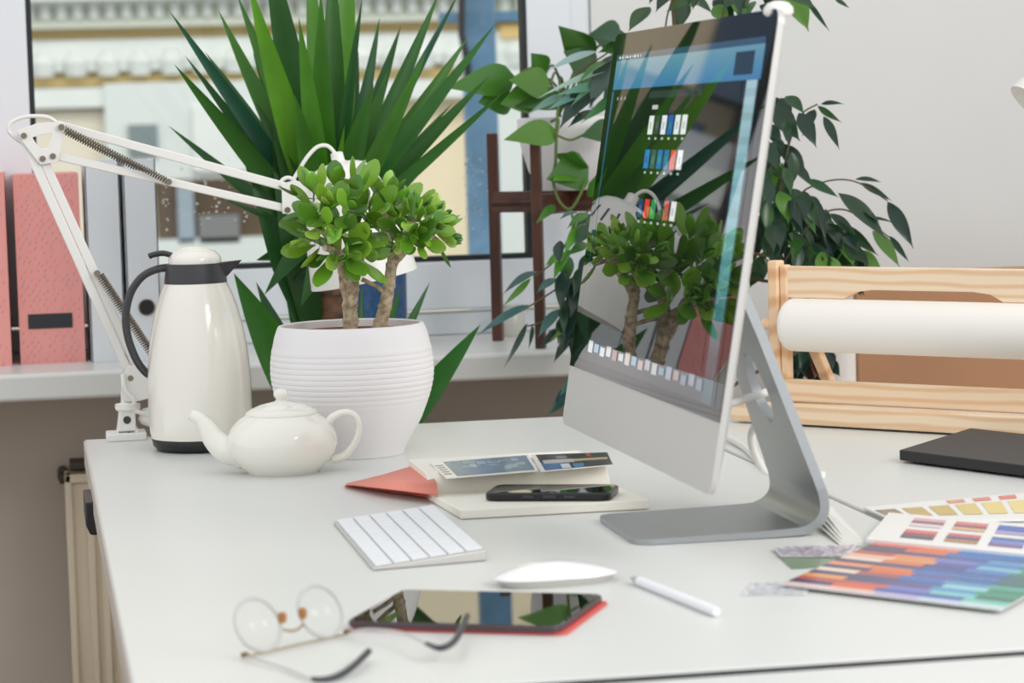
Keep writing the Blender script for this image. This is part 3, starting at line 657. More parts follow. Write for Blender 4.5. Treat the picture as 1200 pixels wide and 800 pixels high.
# ================================================================ JADE PLANT IN WHITE POT
pcn = dk(423, 538) + Vector((0, .063, 0)); PYc = pcn.y; ps = 1 / pxm(pcn)
jp = thing('potted_jade_plant', 'bushy green jade plant in a big white ribbed pot behind the teapot', 'potted plant', pcn)
def pzz(y): return (532.5 - y) * ps
prof = [(0, 0), (56, 536), (57.5, 535.5), (58.5, 532), (62, 525), (71, 510), (79.5, 495), (85.5, 480), (90.5, 465)]
P = [(0, 0.0)] + [(r * ps, max(0.0, pzz(y) + (3.3 * ps))) for r, y in prof[1:]]
def silh(y):
    T = [(400, 90.6), (410, 93), (425, 95), (440, 95.4), (450, 94.4), (460, 92.2), (470, 89.2), (480, 85.5)]
    for (a, ra), (b, rb) in zip(T, T[1:]):
        if a <= y <= b: return ra + (rb - ra) * (y - a) / (b - a)
P = P[:-1]
for i in range(11):      # turned ribs
    y = 478 - i * 6.3; am = math.sin(PI * (i + .6) / 11.6) ** .6
    P += [((silh(y) + .25 * am) * ps, pzz(y) + 3.3 * ps), ((silh(y - 2.2) + .45 * am) * ps, pzz(y - 2.2) + 3.3 * ps), ((silh(y - 4) + .2 * am) * ps, pzz(y - 4) + 3.3 * ps), ((silh(y - 5.2) - .55 * am) * ps, pzz(y - 5.2) + 3.3 * ps)]
P += [(91, 400), (88.5, 393), (86, 386.5), (84.5, 384.0), (82.5, 383.2), (80.5, 384.2)][0:0]
for r, y in [(91.5, 405), (89.5, 396), (87, 389), (85.6, 385.5), (84.2, 383.6), (82, 383), (80.3, 384.5), (80, 392), (80, 396)]: P.append((r * ps, pzz(y) + 3.3 * ps))
P += [(79 * ps, pzz(420) + 3.3 * ps), (0, pzz(420) + 3.3 * ps)]
MB().lathe(P, pcn, n=96).build('pot', POTW, jp, angle=28)
RIMZ = pzz(383) + 3.3 * ps
MB().lathe([(0, RIMZ - .03), (79.4 * ps, RIMZ - .03), (79.6 * ps, RIMZ - .0105), (40 * ps, RIMZ - .009), (0, RIMZ - .009)], pcn, n=48).build('soil', SOILRED, jp, angle=60)
def jw(x, y, dy=0.0): return at(x, y, PYc + dy)
br = MB()
def stem(pts, r0, r1, knob=True):
    Pp = smoothpath(pts, 7); n = len(Pp); rr = []
    for i in range(n):
        t = i / (n - 1); rr.append((r0 + (r1 - r0) * t) * (1 + (.12 if knob and i % 7 == 0 else 0) + random.uniform(-.05, .05)))
    br.tube(Pp, rr, n=14)
stem([jw(409, 399), jw(411, 376), jw(410, 358), jw(413, 338), jw(412, 322)], .0106, .0088)
stem([jw(410, 334), jw(401, 318), jw(398, 300), jw(388, 282, -.02), jw(370, 262, -.02)], .0062, .004)
stem([jw(412, 326), jw(420, 305, .01), jw(424, 285, .02), jw(415, 255, .02), jw(405, 235, .01)], .0082, .004)
stem([jw(412, 322), jw(404, 304, -.03), jw(392, 294, -.05), jw(380, 290, -.06)], .006, .004)
stem([jw(406, 352), jw(401, 335), jw(400, 320)], .004, .0035)
stem([jw(440, 399), jw(446, 378), jw(451, 360), jw(456, 335), jw(459, 310), jw(463, 297)], .0100, .0064)
stem([jw(461, 306), jw(472, 294), jw(482, 280), jw(494, 268, -.02), jw(508, 258, -.02)], .0075, .004)
stem([jw(460, 303), jw(456, 285, .02), jw(450, 265, .02), jw(452, 240, .02), jw(450, 222, .01)], .0065, .0035)
stem([jw(464, 300), jw(470, 285, .04), jw(482, 262, .05), jw(488, 245, .05)], .0055, .0035)
stem([jw(452, 330, .01), jw(440, 322, .01), jw(430, 316)], .0032, .0028); stem([jw(453, 344, 0), jw(440, 335, 0), jw(424, 327)], .0032, .0028)
stem([jw(489, 268, -.01), jw(505, 276, -.01), jw(518, 286, 0)], .0035, .0028)
br.build('stems', BARKJ, jp, angle=70)
lf = MB()
JC = [(150, 198, 62), (118, 168, 46), (170, 212, 90), (90, 142, 38), (106, 158, 40), (136, 186, 64), (76, 126, 34)]
def jleaf(base, d, L, w, th, upv, c):
    D = d.normalized(); U = upv - D * upv.dot(D); U = U.normalized() if U.length > 1e-4 else D.orthogonal().normalized(); S = D.cross(U); n = 9; k = 10; vs = []
    for i in range(n + 1):
        t = i / n; sh = math.sqrt(max(0, math.sin(PI * min(1, t ** 1.35 * .97 + .015)))) * (.28 + .72 * min(1, t * 1.9)); 
        c0 = base + D * (L * t) + U * (L * (.30 * t * t - .05 * t))
        for j in range(k):
            q = 2 * PI * j / k; vs.append(c0 + S * (w * .5 * sh * math.cos(q)) + U * (th * .5 * sh * math.sin(q) + w * .09 * sh * math.cos(q) ** 2))
    lf.add(vs, [(i * k + j, i * k + (j + 1) % k, (i + 1) * k + (j + 1) % k, (i + 1) * k + j) for i in range(n) for j in range(k)] + [tuple(range(k))[::-1], tuple(range(n * k, n * k + k))], c)
def rosette(x, y, dy, axis, size, pairs=3):
    y += max(0, (262 - y)) * .22; x += (408 - x) * .10 if x < 408 else 0; y -= max(0, y - 285) * .45
    c = jw(x, y, dy); A = Vector(axis).normalized(); O = A.orthogonal().normalized(); ph = random.random() * PI
    for p in range(pairs):
        el = .30 + random.uniform(-.2, .3) + .42 * p; Ls = size * (1 - .2 * p) 
        for h in (0, 1):
            q = ph + p * PI / 2 + h * PI + random.uniform(-.25, .25); R = Matrix.Rotation(q, 3, A) @ O
            d = R * math.cos(el) + A * math.sin(el + .15); jleaf(c - A * (size * .32 * (2 - p) * .4), d, Ls * random.uniform(.85, 1.12), Ls * random.uniform(.42, .55), .0042, A, hsv_jit(random.choice(JC), .18, .05))
random.seed(11)
ros = [(362, 212, 0, (-.5, -.3, 1)), (392, 205, .01, (-.1, -.2, 1)), (420, 208, -.02, (.1, -.5, 1)), (440, 222, -.01, (.5, -.2, .8)), (356, 240, -.02, (-1, -.5, .4)), (383, 236, -.05, (-.2, -1, .6)), (410, 240, -.06, (.1, -1, .5)),
       (436, 245, -.03, (.4, -1, .5)), (352, 268, 0, (-1, -.3, .2)), (374, 268, -.06, (-.3, -1, .3)), (400, 272, -.07, (0, -1, .5)), (425, 268, -.03, (.3, -1, .3)), (360, 288, -.02, (-1, -.6, .1)), (386, 296, -.07, (-.2, -1, .1)),
       (412, 302, -.06, (.2, -1, .2)), (430, 312, -.03, (.8, -.6, .1)), (380, 312, -.04, (-.5, -.8, -.1)), (450, 215, .03, (.4, .2, 1)), (395, 225, .06, (-.2, .7, .8)), (430, 235, .07, (.2, .8, .7)), (370, 250, .06, (-.6, .8, .4)), (410, 275, .07, (0, 1, .2)),
       (460, 232, .0, (.3, -.5, 1)), (425, 225, -.05, (.1, -.8, .8)), (446, 270, .04, (.2, .6, .4)), (400, 312, -.05, (-.1, -1, -.1))]
for x, y, dy, ax in [r_ for k_, r_ in enumerate(ros) if k_ % 5 != 3]: rosette(x, y, dy, ax, random.uniform(.047, .058), random.choice((2, 2, 3)))
ros2 = [(470, 240, .03, (.1, 0, 1)), (486, 238, 0, (.2, -.4, 1)), (502, 245, -.02, (.5, -.4, .9)), (512, 256, -.01, (.9, -.3, .6)), (476, 256, -.05, (-.2, -1, .5)), (492, 258, -.06, (.1, -1, .5)), (508, 268, -.04, (.6, -1, .3)), (470, 272, -.05, (-.3, -1, .2)), (488, 274, -.06, (.1, -1, .1)),
        (520, 272, -.01, (1, -.3, .2)), (512, 284, -.02, (.9, -.5, -.1)), (496, 284, -.04, (.3, -1, -.1)), (478, 286, -.03, (-.1, -1, -.2)), (500, 255, .05, (.4, .8, .6)), (480, 265, .07, (0, 1, .4)), (516, 262, .03, (1, .5, .4)), (462, 262, -.02, (-.6, -.8, .3)), (456, 284, -.02, (-.5, -.8, 0)), (466, 252, -.04, (-.3, -.9, .6)), (484, 247, -.03, (0, -.8, .9)), (522, 281, .0, (1, 0, -.2))]
for x, y, dy, ax in [r_ for k_, r_ in enumerate(ros2) if k_ % 6 != 4]: rosette(x, y, dy, ax, random.uniform(.034, .042), random.choice((2, 2, 3)))
lf.build('leaves', LEAFJ, jp, angle=70)

# ================================================================ WHITE SWING-ARM DESK LAMP
LY = -.02
lb = at(148, 515, LY); lam = thing('desk_lamp', 'white spring-arm desk lamp clamped at the back corner of the desk', 'lamp', (lb.x, LY, 0))
def lp(x, y, d=0.0): return at(x, y, LY + d)
def bar(mb, a, b, w, th):
    a, b = Vector(a), Vector(b); t = (b - a).normalized(); nrm = Vector((0, 1, 0)); s_ = t.cross(nrm).normalized()
    mb.prism([a - s_ * w / 2, b - s_ * w / 2, b + s_ * w / 2, a + s_ * w / 2], (0, th, 0)); return mb
bk = MB(); bk.box((lb.x, LY, .0055), (.056, .052, .011)); bk.box((lb.x + .002, LY, .012), (.03, .034, .008))
bk.prism([lp(137, 509, -.017), lp(160, 509, -.017), lp(158, 474, -.017), lp(141, 474, -.017)], (0, .034, 0))
bk.build('clamp_base', LAMPW, lam, bevel=.002)
for (x, y, r) in ((149, 492, .0055), (151, 509, .0036)):
    c = lp(x, y, -.0178); MB().tube([c, c + Vector((0, .003, 0))], r, n=20).build('socket_hole', GREYP, lam)
MB().tube([lp(149, 478), lp(150, 470), lp(150, 458)], .010, n=20).build('swivel_post', LAMPW, lam)
fk = MB()
for d in (-.016, .013): fk.prism([lp(143, 470, d), lp(158, 471, d), lp(178, 466, d), (lp(182, 440, d)), lp(176, 428, d), lp(150, 428, d), lp(142, 445, d)], (0, .003, 0))
fk.build('fork_plate', LAMPW, lam, bevel=.001)
MB().tube([lp(164, 485, .0), lp(169, 487, 0), lp(192, 495, .0)], [.008, .0125, .0125], n=14).build('clamp_screw', LAMPW, lam)
A1 = MB(); bar(A1, lp(153, 442, -.009), lp(24, 154, -.009), .0128, .018); A1.build('lower_arm', LAMPW, lam, bevel=.0015)
A2 = MB(); bar(A2, lp(164.5, 440, -.007), lp(51, 187, -.007), .0128, .012); A2.build('lower_arm', LAMPW, lam, bevel=.0015)
A3 = MB(); bar(A3, lp(66, 146, -.005), lp(343, 221, -.005), .0125, .010); A3.build('upper_arm', LAMPW, lam, bevel=.0015)
A4 = MB(); bar(A4, lp(58, 181, -.009), lp(343, 246, -.009), .0115, .018); A4.build('upper_arm', LAMPW, lam, bevel=.0015)
# joint plates with the trapezoid opening
def plate(outer, inner, d, name='joint_plate'):
    mb = MB(); mb.ring_prism([lp(x, y, d) for x, y in outer], [lp(x, y, d) for x, y in inner], (0, .0025, 0)); mb.build(name, LAMPW, lam, bevel=.0006)
for d in (-.014, .0115):
    plate([(20, 153), (44, 144), (72, 143), (76, 152), (68, 190), (47, 193), (26, 166)], [(38, 161), (50, 157.5), (61, 156), (61, 158), (57, 172), (48, 174), (44, 171)], d)
def bolt(x, y, d=-.0165, r=.0042): MB().tube([lp(x, y, d), lp(x, y, d + .034)], r, n=14).build('bolt', STEEL, lam)
for x, y in ((28, 159), (50, 186), (62, 183), (153, 443), (344, 221), (337, 246)): bolt(x, y)
def spring(a, b, d, r=.0042, turns=42):
    a, b = lp(*a, d), lp(*b, d); t = (b - a); n = turns * 9; T = t.normalized(); U = T.orthogonal().normalized(); V_ = T.cross(U)
    pts = [a + t * (i / n) + (U * math.cos(i / 9 * 2 * PI) + V_ * math.sin(i / 9 * 2 * PI)) * r for i in range(n + 1)]
    MB().tube(pts, .00085, n=5).build('spring', STEEL, lam)
spring((76, 151), (196, 212), -.017); spring((74, 153), (192, 213), .017); spring((116, 323), (179, 418), -.017, turns=40); spring((118, 321), (181, 416), .017, turns=40)
for x, y in ((72, 149), (198, 213), (114, 320), (181, 420)): bolt(x, y, -.021, .0044)
# end plate, shade and cable
for d in (-.014, .0115):
    mb = MB(); mb.prism([lp(330, 215, d), lp(346, 211, d), lp(368, 218, d), lp(366, 240, d), lp(344, 252, d), lp(331, 250, d)], (0, .0025, 0)); mb.build('joint_plate', LAMPW, lam, bevel=.0006)
s_top = lp(394, 178); s_bot = lp(427, 327); ax = (s_bot - s_top); SL = ax.length
ax = (ax.normalized() + Vector((0, -.0, 0))).normalized()
Rsh = ax.to_track_quat('Z', 'Y').to_matrix()
so_ = [(0, .0), (.006, 0), (.009, .002), (.0095, .013), (.012, .015), (.024, .0165), (.036, .021), (.0445, .029), (.0505, .040), (.0560, .056), (.0615, .080), (.0665, .105), (.0715, .130), (.0765, SL - .010), (.0775, SL)]
sh = MB().lathe(so_ + [(r - .0018, z) for r, z in so_[:4:-1]] + [(0, .019)], s_top, n=64, M=Rsh)
sho = part_of(sh.build('shade', LAMPW, lam, angle=40))
vt = MB(); xv = (.0415 - .034) / .008
for k in range(18):
    q = 2 * PI * k / 18; d = Rsh @ Vector((math.cos(q), math.sin(q), 0)); c = s_top + ax * .050 + d * .0542
    tq = Rsh @ Matrix.Rotation(q, 3, 'Z') @ Matrix.Rotation(.315, 3, 'Y'); vt.box(c, (.0008, .0032, .022), M=tq)
vt.build('vent_slots', GREYP, sho, smooth=False)
MB().lathe([(0, .05), (.012, .05), (.014, .075), (.026, .1), (.029, .118), (.024, .135), (.012, .144), (0, .146)], s_top, n=28, M=Rsh).build('bulb', mat('frosted_bulb', (244, 240, 230), .4), sho)
MB().tube(smoothpath([lp(393, 180), lp(384, 171), lp(372, 172), lp(360, 184), lp(350, 200), lp(344, 210)], 8), .0028, n=10).build('cable', LAMPW, lam)
MB().tube(smoothpath([lp(68, 145), lp(58, 138), lp(45, 136), lp(28, 137), lp(14, 143), lp(10, 152), lp(16, 160), lp(27, 168)], 8), .0028, n=10).build('cable', LAMPW, lam)
MB().tube(smoothpath([lp(346, 212), lp(338, 208), lp(330, 212), lp(331, 222)], 8), .0028, n=10).build('cable', LAMPW, lam)
cw = [lp(144, 438, -.02), lp(146, 455, -.024), lp(156, 468, -.024), lp(158, 474, -.020)]
for i in range(20):
    q = i * .8; cw.append(lp(149.5 + 12.5 * math.cos(q), 474 + i * .28, -.022 * math.sin(q) * 1.0))
cw += [lp(164, 483, -.016), lp(176, 490, -.004), lp(184, 496, .02), Vector((lp(190, 500, .03).x, LY + .035, .03)), Vector((lp(190, 500, .03).x + .01, LY + .03, .004))]
MB().tube(smoothpath(cw, 5), .0031, n=10).build('cable', LAMPW, lam)

# ================================================================ FILES AND BINDERS ON THE SILL
def pink_file(name, label, xl, xr, ytop, yb, dpth=.24):
    p0 = dk(xl, yb, SILL_Z); p1 = dk(xr, yb, SILL_Z); w = p1.x - p0.x; Yc = p0.y; ht = at((xl + xr) / 2, ytop, Yc).z - SILL_Z
    t = thing(name, label, 'file box', ((p0.x + p1.x) / 2, Yc, SILL_Z), 'pink patterned file boxes on the sill')
    cx = (p0.x + p1.x) / 2
    b = MB(); b.box((cx, Yc + dpth / 2, SILL_Z + ht / 2), (w, dpth, ht), col=lin((233, 158, 151)))
    random.seed(int(xl) + 105)      # printed dashes are part of the card's surface
    for r_ in range(40):
        for q in range(8):
            if random.random() < .2: continue
            x = cx - w / 2 + w * (q + .5 + .5 * (r_ % 2) * .9 + random.uniform(-.2, .2)) / 8.7; z = SILL_Z + ht * (r_ + .5 + random.uniform(-.2, .2)) / 40
            if abs(z - (SILL_Z + ht * .225)) < ht * .055 and abs(x - cx) < w * .42: continue
            if x > cx + w / 2 - .004 or x < cx - w / 2 + .004: continue
            c = lin(random.choice([(206, 116, 116), (196, 118, 126), (160, 136, 152), (220, 128, 122), (150, 140, 160)])); M_ = Matrix.Rotation(.5, 3, 'Y'); b.box((x, Yc - .0001, z), (.0010, .0006, random.uniform(.004, .007)), col=c, M=M_)
    b.build('box', mat('pink_card', rough=.7, attr=True), t, smooth=False)
    MB().box((cx - w * .02, Yc - .0005, SILL_Z + ht * .225), (w * .68, .002, ht * .078)).build('label_window', mat('dark_label', (26, 26, 32), .15), t, smooth=False)
pink_file('file_box', 'pink dashed file box on the sill, right next to a white binder', 24.5, 101.5, 204, 427)
pink_file('file_box', 'pink dashed file box on the sill, cut off by the left photo edge', -66, 14, 204, 432)
def binder(label, xl, xr, ytop, yb, hole):
    p0 = dk(xl, yb, SILL_Z); p1 = dk(xr, yb, SILL_Z); w = p1.x - p0.x; Yc = p0.y; ht = at((xl + xr) / 2, ytop, Yc).z - SILL_Z; cx = (p0.x + p1.x) / 2
    t = thing('ring_binder', label, 'binder', (cx, Yc, SILL_Z), 'white binders on the sill'); m = mat('binder_card', (222, 226, 230), .55); dpt = .23
    cvs = MB(); cvs.box((cx - w / 2 + .0015, Yc + dpt / 2, SILL_Z + ht / 2), (.003, dpt, ht)); cvs.box((cx + w / 2 - .0015, Yc + dpt / 2, SILL_Z + ht / 2), (.003, dpt, ht)); cvs.box((cx, Yc + .0015, SILL_Z + ht / 2), (w, .003, ht)); cvs.build('cover', m, t, bevel=.0008)
    MB().box((cx, Yc + dpt / 2, SILL_Z + ht * .46), (w - .012, dpt - .02, ht * .9)).build('paper', PAPERW, t)
    if hole:
        c = at(hole[0], hole[1], Yc - .001); hr = part_of(MB().tube([c, c + Vector((0, .003, 0))], .0125, n=28).build('finger_hole', BLACKP, t))
        pth = [c + Vector((.0128 * math.cos(q), -.0004, .0128 * math.sin(q))) for q in [2 * PI * i / 32 for i in range(33)]]
        MB().tube(pth, .0012, n=8, cap=False).build('hole_ring', STEEL, hr)
binder('white binder on the sill between the pink box and a second white binder', 108, 149, 186, 425, None)
binder('white binder with a black finger hole on the sill behind the carafe', 152.5, 192, 186, 424, (172, 360))

# ================================================================ BLUE POT ON SILL
bp0 = dk(444, 404, SILL_Z); bR = 34 / pxm(bp0)
tag(MB().lathe([(0, 0), (bR * .92, 0), (bR * .96, .004), (bR, .03), (bR * 1.02, .10), (bR * 1.03, .165), (bR * .97, .17), (bR * .93, .165), (bR * .92, .13), (0, .13)], (bp0.x, bp0.y, SILL_Z), n=48).build('planter', BLUEGL, angle=50), 'blue speckled glazed pot on the sill behind the jade stems', 'pot')

# ================================================================ YUCCA
YY = .24
yx = at(385, 355, YY).x
yc = thing('yucca_plant', 'tall yucca with long sword leaves behind the jade plant, in front of the window', 'plant', (yx, YY, FZ))
MB().lathe([(0, 0), (.105, 0), (.11, .01), (.135, .26), (.142, .275), (.142, .295), (.132, .295), (.13, .27), (0, .27)], (yx, YY, FZ), n=48).build('pot', TERRA, yc, angle=40)
tk = MB(); zs_ = np.linspace(FZ + .2, at(385, 270, YY).z, 26); random.seed(4)
tk.tube([(yx + .004 * math.sin(i), YY + .004 * math.cos(i * 1.3), z) for i, z in enumerate(zs_)], [.0235 + .0022 * ((i % 2) * 2 - 1) * .6 + random.uniform(-.001, .001) for i in range(26)], n=18); tk.build('trunk', BARKY, yc, angle=70)
yl_ = MB()
swd = lambda t: max(.0, min(1, (.55 + 1.4 * t if t < .32 else 1.0)) * (1 - max(0, (t - .32) / .68) ** 1.7)) + .003
YC = [(56, 112, 30), (44, 98, 34), (74, 134, 28), (34, 84, 40), (50, 106, 44), (90, 150, 34)]
def yleaf(x, y, w, dy, bx=None, by=None, c=None, sag=0.0, y0=None):
    random.seed(int(x * 7 + y * 13)); bY = YY if y0 is None else y0
    b = at(bx if bx else 386, by if by else 268, bY + dy * .08); t = at(x, y, YY + dy); L = (t - b).length
    toward = (CAM_O - (b + t) / 2).normalized()
    col = lin(c) if c else hsv_jit(random.choice(YC), .15, .05)
    yl_.leaf(b, t, w / pxm((b + t) / 2), toward, sag=sag, fold=.22, n=14, shape=swd, col=col, twist=random.uniform(-.35, .35))
B = (96, 158, 34); D_ = (38, 92, 36); T_ = (30, 88, 62); G = (66, 126, 32)
for a in [(198, 12, 20, -.05, 376, 262, T_), (216, 64, 16, .0, 372, 268, D_), (204, 75, 26, -.12, 372, 275, (48, 104, 30)), (197, 147, 16, .1, 372, 290, D_), (270, 168, 9, .05, 376, 280, D_), (256, 12, 24, .08, 376, 262, G), (277, -8, 24, .05, 380, 262, G),
          (290, -24, 34, -.16, 376, 268, B), (308, -90, 40, -.05, 382, 262, (40, 94, 30)), (334, 0, 22, .14, 386, 258, G), (360, -60, 30, .1, 386, 255, (84, 146, 36)), (376, -10, 30, -.1, 384, 262, G), (389, -60, 32, .0, 388, 258, (50, 104, 30)), (412, -80, 34, .12, 390, 262, (88, 150, 34)),
          (425, -5, 16, -.05, 392, 262, D_), (445, 20, 20, .1, 394, 262, (40, 96, 48)), (438, 97, 34, -.14, 392, 272, (62, 118, 40)), (404, 146, 12, -.16, 388, 262, B), (516, -12, 22, .02, 396, 262, (48, 108, 36)), (541, -14, 14, .1, 396, 266, T_), (582, 26, 20, -.06, 396, 268, (52, 112, 40)),
          (548, 44, 24, .05, 398, 262, G), (574, 88, 20, -.02, 400, 268, (48, 104, 30)), (592, 106, 16, -.1, 402, 270, (50, 106, 34)), (531, 120, 12, .1, 400, 266, D_), (330, 60, 24, .16, 382, 262, (34, 80, 30)), (420, 60, 28, .18, 392, 262, (36, 84, 30)), (240, 60, 20, .16, 376, 270, (40, 92, 34)),
          (470, 30, 22, .17, 394, 264, (40, 92, 36)), (500, 60, 24, -.12, 396, 272, (70, 128, 36)), (350, 20, 26, -.18, 382, 268, (78, 140, 36)), (300, 120, 30, -.02, 376, 276, (38, 86, 28)), (490, 120, 26, .06, 398, 274, (44, 96, 30)), (296, 60, 22, .12, 378, 268, (46, 100, 32)), (455, 80, 24, -.02, 394, 270, (56, 112, 32)),
          (345, 110, 30, -.14, 382, 278, (64, 122, 32)), (320, 160, 34, -.08, 378, 290, (40, 90, 28)), (520, 170, 20, .02, 400, 280, (40, 92, 32))]: yleaf(*a, sag=random.uniform(-.01, .02))
# leaves bending down from the crown
for a in [(284, 150, 40, -.02, 366, 392, D_), (318, 140, 40, -.05, 368, 392, (38, 88, 30)), (262, 120, 30, .05, 366, 380, (34, 84, 30)), (345, 130, 40, .02, 372, 380, (30, 76, 28)), (430, 130, 36, .1, 398, 330, (32, 80, 28)), (470, 100, 34, .08, 400, 330, (36, 86, 28)), (310, 345, 26, -.12, 378, 265, D_), (298, 240, 14, -.06, 376, 262, (54, 110, 40)), (345, 330, 34, -.04, 380, 262, (34, 84, 28)), (352, 360, 30, -.1, 384, 262, (44, 100, 32)), (325, 300, 30, .06, 380, 262, (36, 84, 28)), (258, 232, 9, .05, 376, 285, D_), (300, 305, 22, .1, 378, 270, (40, 92, 34))]: yleaf(*a, sag=.06)
# lower head
for a in [(274, 320, 50, -.06, 370, 500, (58, 126, 34)), (298, 380, 34, .03, 380, 500, (30, 84, 54)), (336, 354, 22, .04, 385, 480, (42, 104, 38)), (358, 300, 30, .02, 378, 480, (46, 108, 34)), (563, 380, 34, -.04, 440, 540, (46, 116, 36)), (548, 396, 18, .03, 440, 520, (36, 92, 38)),
          (504, 330, 16, .05, 430, 480, (46, 104, 40)), (470, 335, 18, .0, 425, 480, (52, 112, 40)), (424, 330, 14, .06, 420, 480, (44, 98, 38)), (300, 330, 30, .08, 380, 500, (36, 90, 40))]: yleaf(*a, y0=YY)
yl_.build('leaves', LEAFY, yc, angle=60)
MB().tube([(yx + .008, YY, FZ + .25), (yx + .03, YY + .01, FZ + .45), at(405, 500, YY)], .016, n=14).build('side_shoot', BARKY, yc)

# ================================================================ PLANT STAND AND POTHOS
l1 = Vector((at(581, 300, .745).x, .745, SILL_Z)); l2 = Vector((at(631, 300, .555).x, .555, SILL_Z))
ev = l2 - l1; pv = Vector((-ev.y, ev.x, 0)); 
if pv.x < 0: pv = -pv
l3, l4 = l1 + pv, l2 + pv; cst = (l1 + l4) / 2
ps_ = thing('plant_stand', 'dark brown wooden plant stand on the window sill', 'plant stand', cst)
htop = at(631, 155, .555).z - SILL_Z
for l in (l1, l2, l3, l4):
    w_ = .0135 if l is not l2 else .0125
    MB().tube([l, l + Vector((0, 0, htop))], w_ * .95, n=4, side=(1, .4, 0)).build('leg', WALNUT, ps_, smooth=False, bevel=.002)
zb = at(600, 238, .65).z
MB().tube([l1 + Vector((0, 0, zb - SILL_Z)), l4 + Vector((0, 0, zb - SILL_Z))], [.017] * 2, n=4, side=(0, 0, 1)).build('cross_bar', WALNUT, ps_, smooth=False, bevel=.002)
MB().box(((l1 + l4) / 2 + Vector((0, 0, zb - SILL_Z))), ((l4 - l1).length, .018, .036), math.atan2((l4 - l1).y, (l4 - l1).x)).build('cross_bar', WALNUT, ps_, bevel=.002)
MB().box(((l2 + l3) / 2 + Vector((0, 0, zb - SILL_Z - .001))), ((l3 - l2).length, .018, .0355), math.atan2((l3 - l2).y, (l3 - l2).x)).build('cross_bar', WALNUT, ps_, bevel=.002)
pz = zb + .0185; pk = thing('potted_pothos', 'trailing heart-leaved pothos in a white pot held by the plant stand', 'potted plant', (cst.x, cst.y, pz))
pR = .083
hpot = at(660, 137, cst.y).z - pz
MB().lathe([(0, 0), (.045, 0), (.05, .003), (.066, .035), (.078, .075), (pR, hpot * .85), (pR, hpot - .003), (pR - .003, hpot), (pR - .008, hpot), (pR - .01, hpot - .02), (0, hpot - .02)], (cst.x, cst.y, pz), n=56).build('pot', POTW, pk, angle=50)
MB().lathe([(0, hpot - .03), (pR - .0105, hpot - .03), (pR - .0105, hpot - .017), (0, hpot - .012)], (cst.x, cst.y, pz), n=32).build('soil', mat('dark_soil', (62, 48, 38), .95, noise_amt=.5, noise_scale=120, bump=1), pk)
heart = lambda t: (math.sin(PI * min(1, t ** .6)) ** .95) * (1 - .28 * t) * 1.12 + .002
pl = MB(); pvn = MB()
def pleaf(x0, y0, x1, y1, w, Y0, Y1, c, sag=.08, tw=0.0, upv=None):
    b, t = at(x0, y0, Y0), at(x1, y1, Y1); m_ = (b + t) / 2; u = upv if upv else ((CAM_O - m_).normalized() + Vector((random.uniform(-.25, .25), 0, random.uniform(.0, .4))))
    pl.leaf(b, t, w / pxm(m_), u, sag=sag * .5, fold=-.07, n=10, shape=heart, col=lin(c), twist=tw); return b
PG = (92, 144, 46); PD = (52, 96, 40); PM = (70, 124, 44)
roots = []
for a in [(604, 90, 522, 103, 38, .60, .50, PM), (645, 98, 596, 94, 36, .58, .52, PG), (600, 112, 560, 120, 40, .6, .56, PM), (628, 112, 586, 122, 36, .58, .54, (80, 132, 44)), (655, 108, 600, 125, 40, .6, .55, PD), (694, 74, 654, 30, 42, .62, .58, (54, 100, 30)), (700, 85, 660, 60, 46, .62, .57, PD),
          (652, 152, 590, 164, 34, .54, .48, PG), (672, 200, 648, 212, 30, .54, .49, PG), (668, 195, 673, 178, 40, .54, .5, PM), (690, 195, 640, 210, 46, .54, .5, PM), (690, 215, 712, 222, 30, .53, .5, PM), (720, 150, 680, 160, 28, .55, .52, PD), (730, 45, 690, 40, 40, .62, .58, (40, 84, 44)),
          (650, 240, 628, 262, 12, .53, .5, PM), (640, 85, 622, 62, 30, .62, .6, PM)]:
    b = pleaf(*a); roots.append((b, a))
pc0 = Vector((cst.x, cst.y, pz + hpot - .01))
for b, a in roots[:8] + roots[13:14] + roots[15:]:
    m_ = (pc0 + b) / 2 + Vector((0, 0, .05)); pvn.tube(smoothpath([pc0 + Vector((random.uniform(-.03, .03), random.uniform(-.03, .03), 0)), m_, b], 6), .0022, n=7)
pvn.tube(smoothpath([pc0 + Vector((-.04, -.05, 0)), at(654, 140, .545), at(652, 160, .53), at(651, 190, .53), at(648, 210, .53), at(655, 235, .52), at(668, 245, .52), at(680, 228, .52), at(684, 215, .53)], 7), .0026, n=8)
pvn.tube(smoothpath([at(652, 158, .53), at(668, 164, .53), at(684, 158, .53), at(705, 150, .54)], 6), .0022, n=7); pvn.tube(smoothpath([at(668, 245, .52), at(672, 262, .52), at(666, 280, .52)], 6), .0022, n=7)
pl.build('leaves', LEAFF, pk, angle=70); pvn.build('vines', STEMG, pk)

# small glass jar on the sill behind the stand
jq = dk(606, 398, SILL_Z); tag(MB().lathe([(0, 0), (.02, 0), (.022, .004), (.022, .04), (.017, .046), (.017, .052), (.019, .056), (0, .056)], (jq.x + .008, .83, SILL_Z), n=32).build('jar', mat('cloudy_glass', (206, 204, 194), .15), angle=40), 'small pale jar on the sill beside the plant stand leg', 'jar')

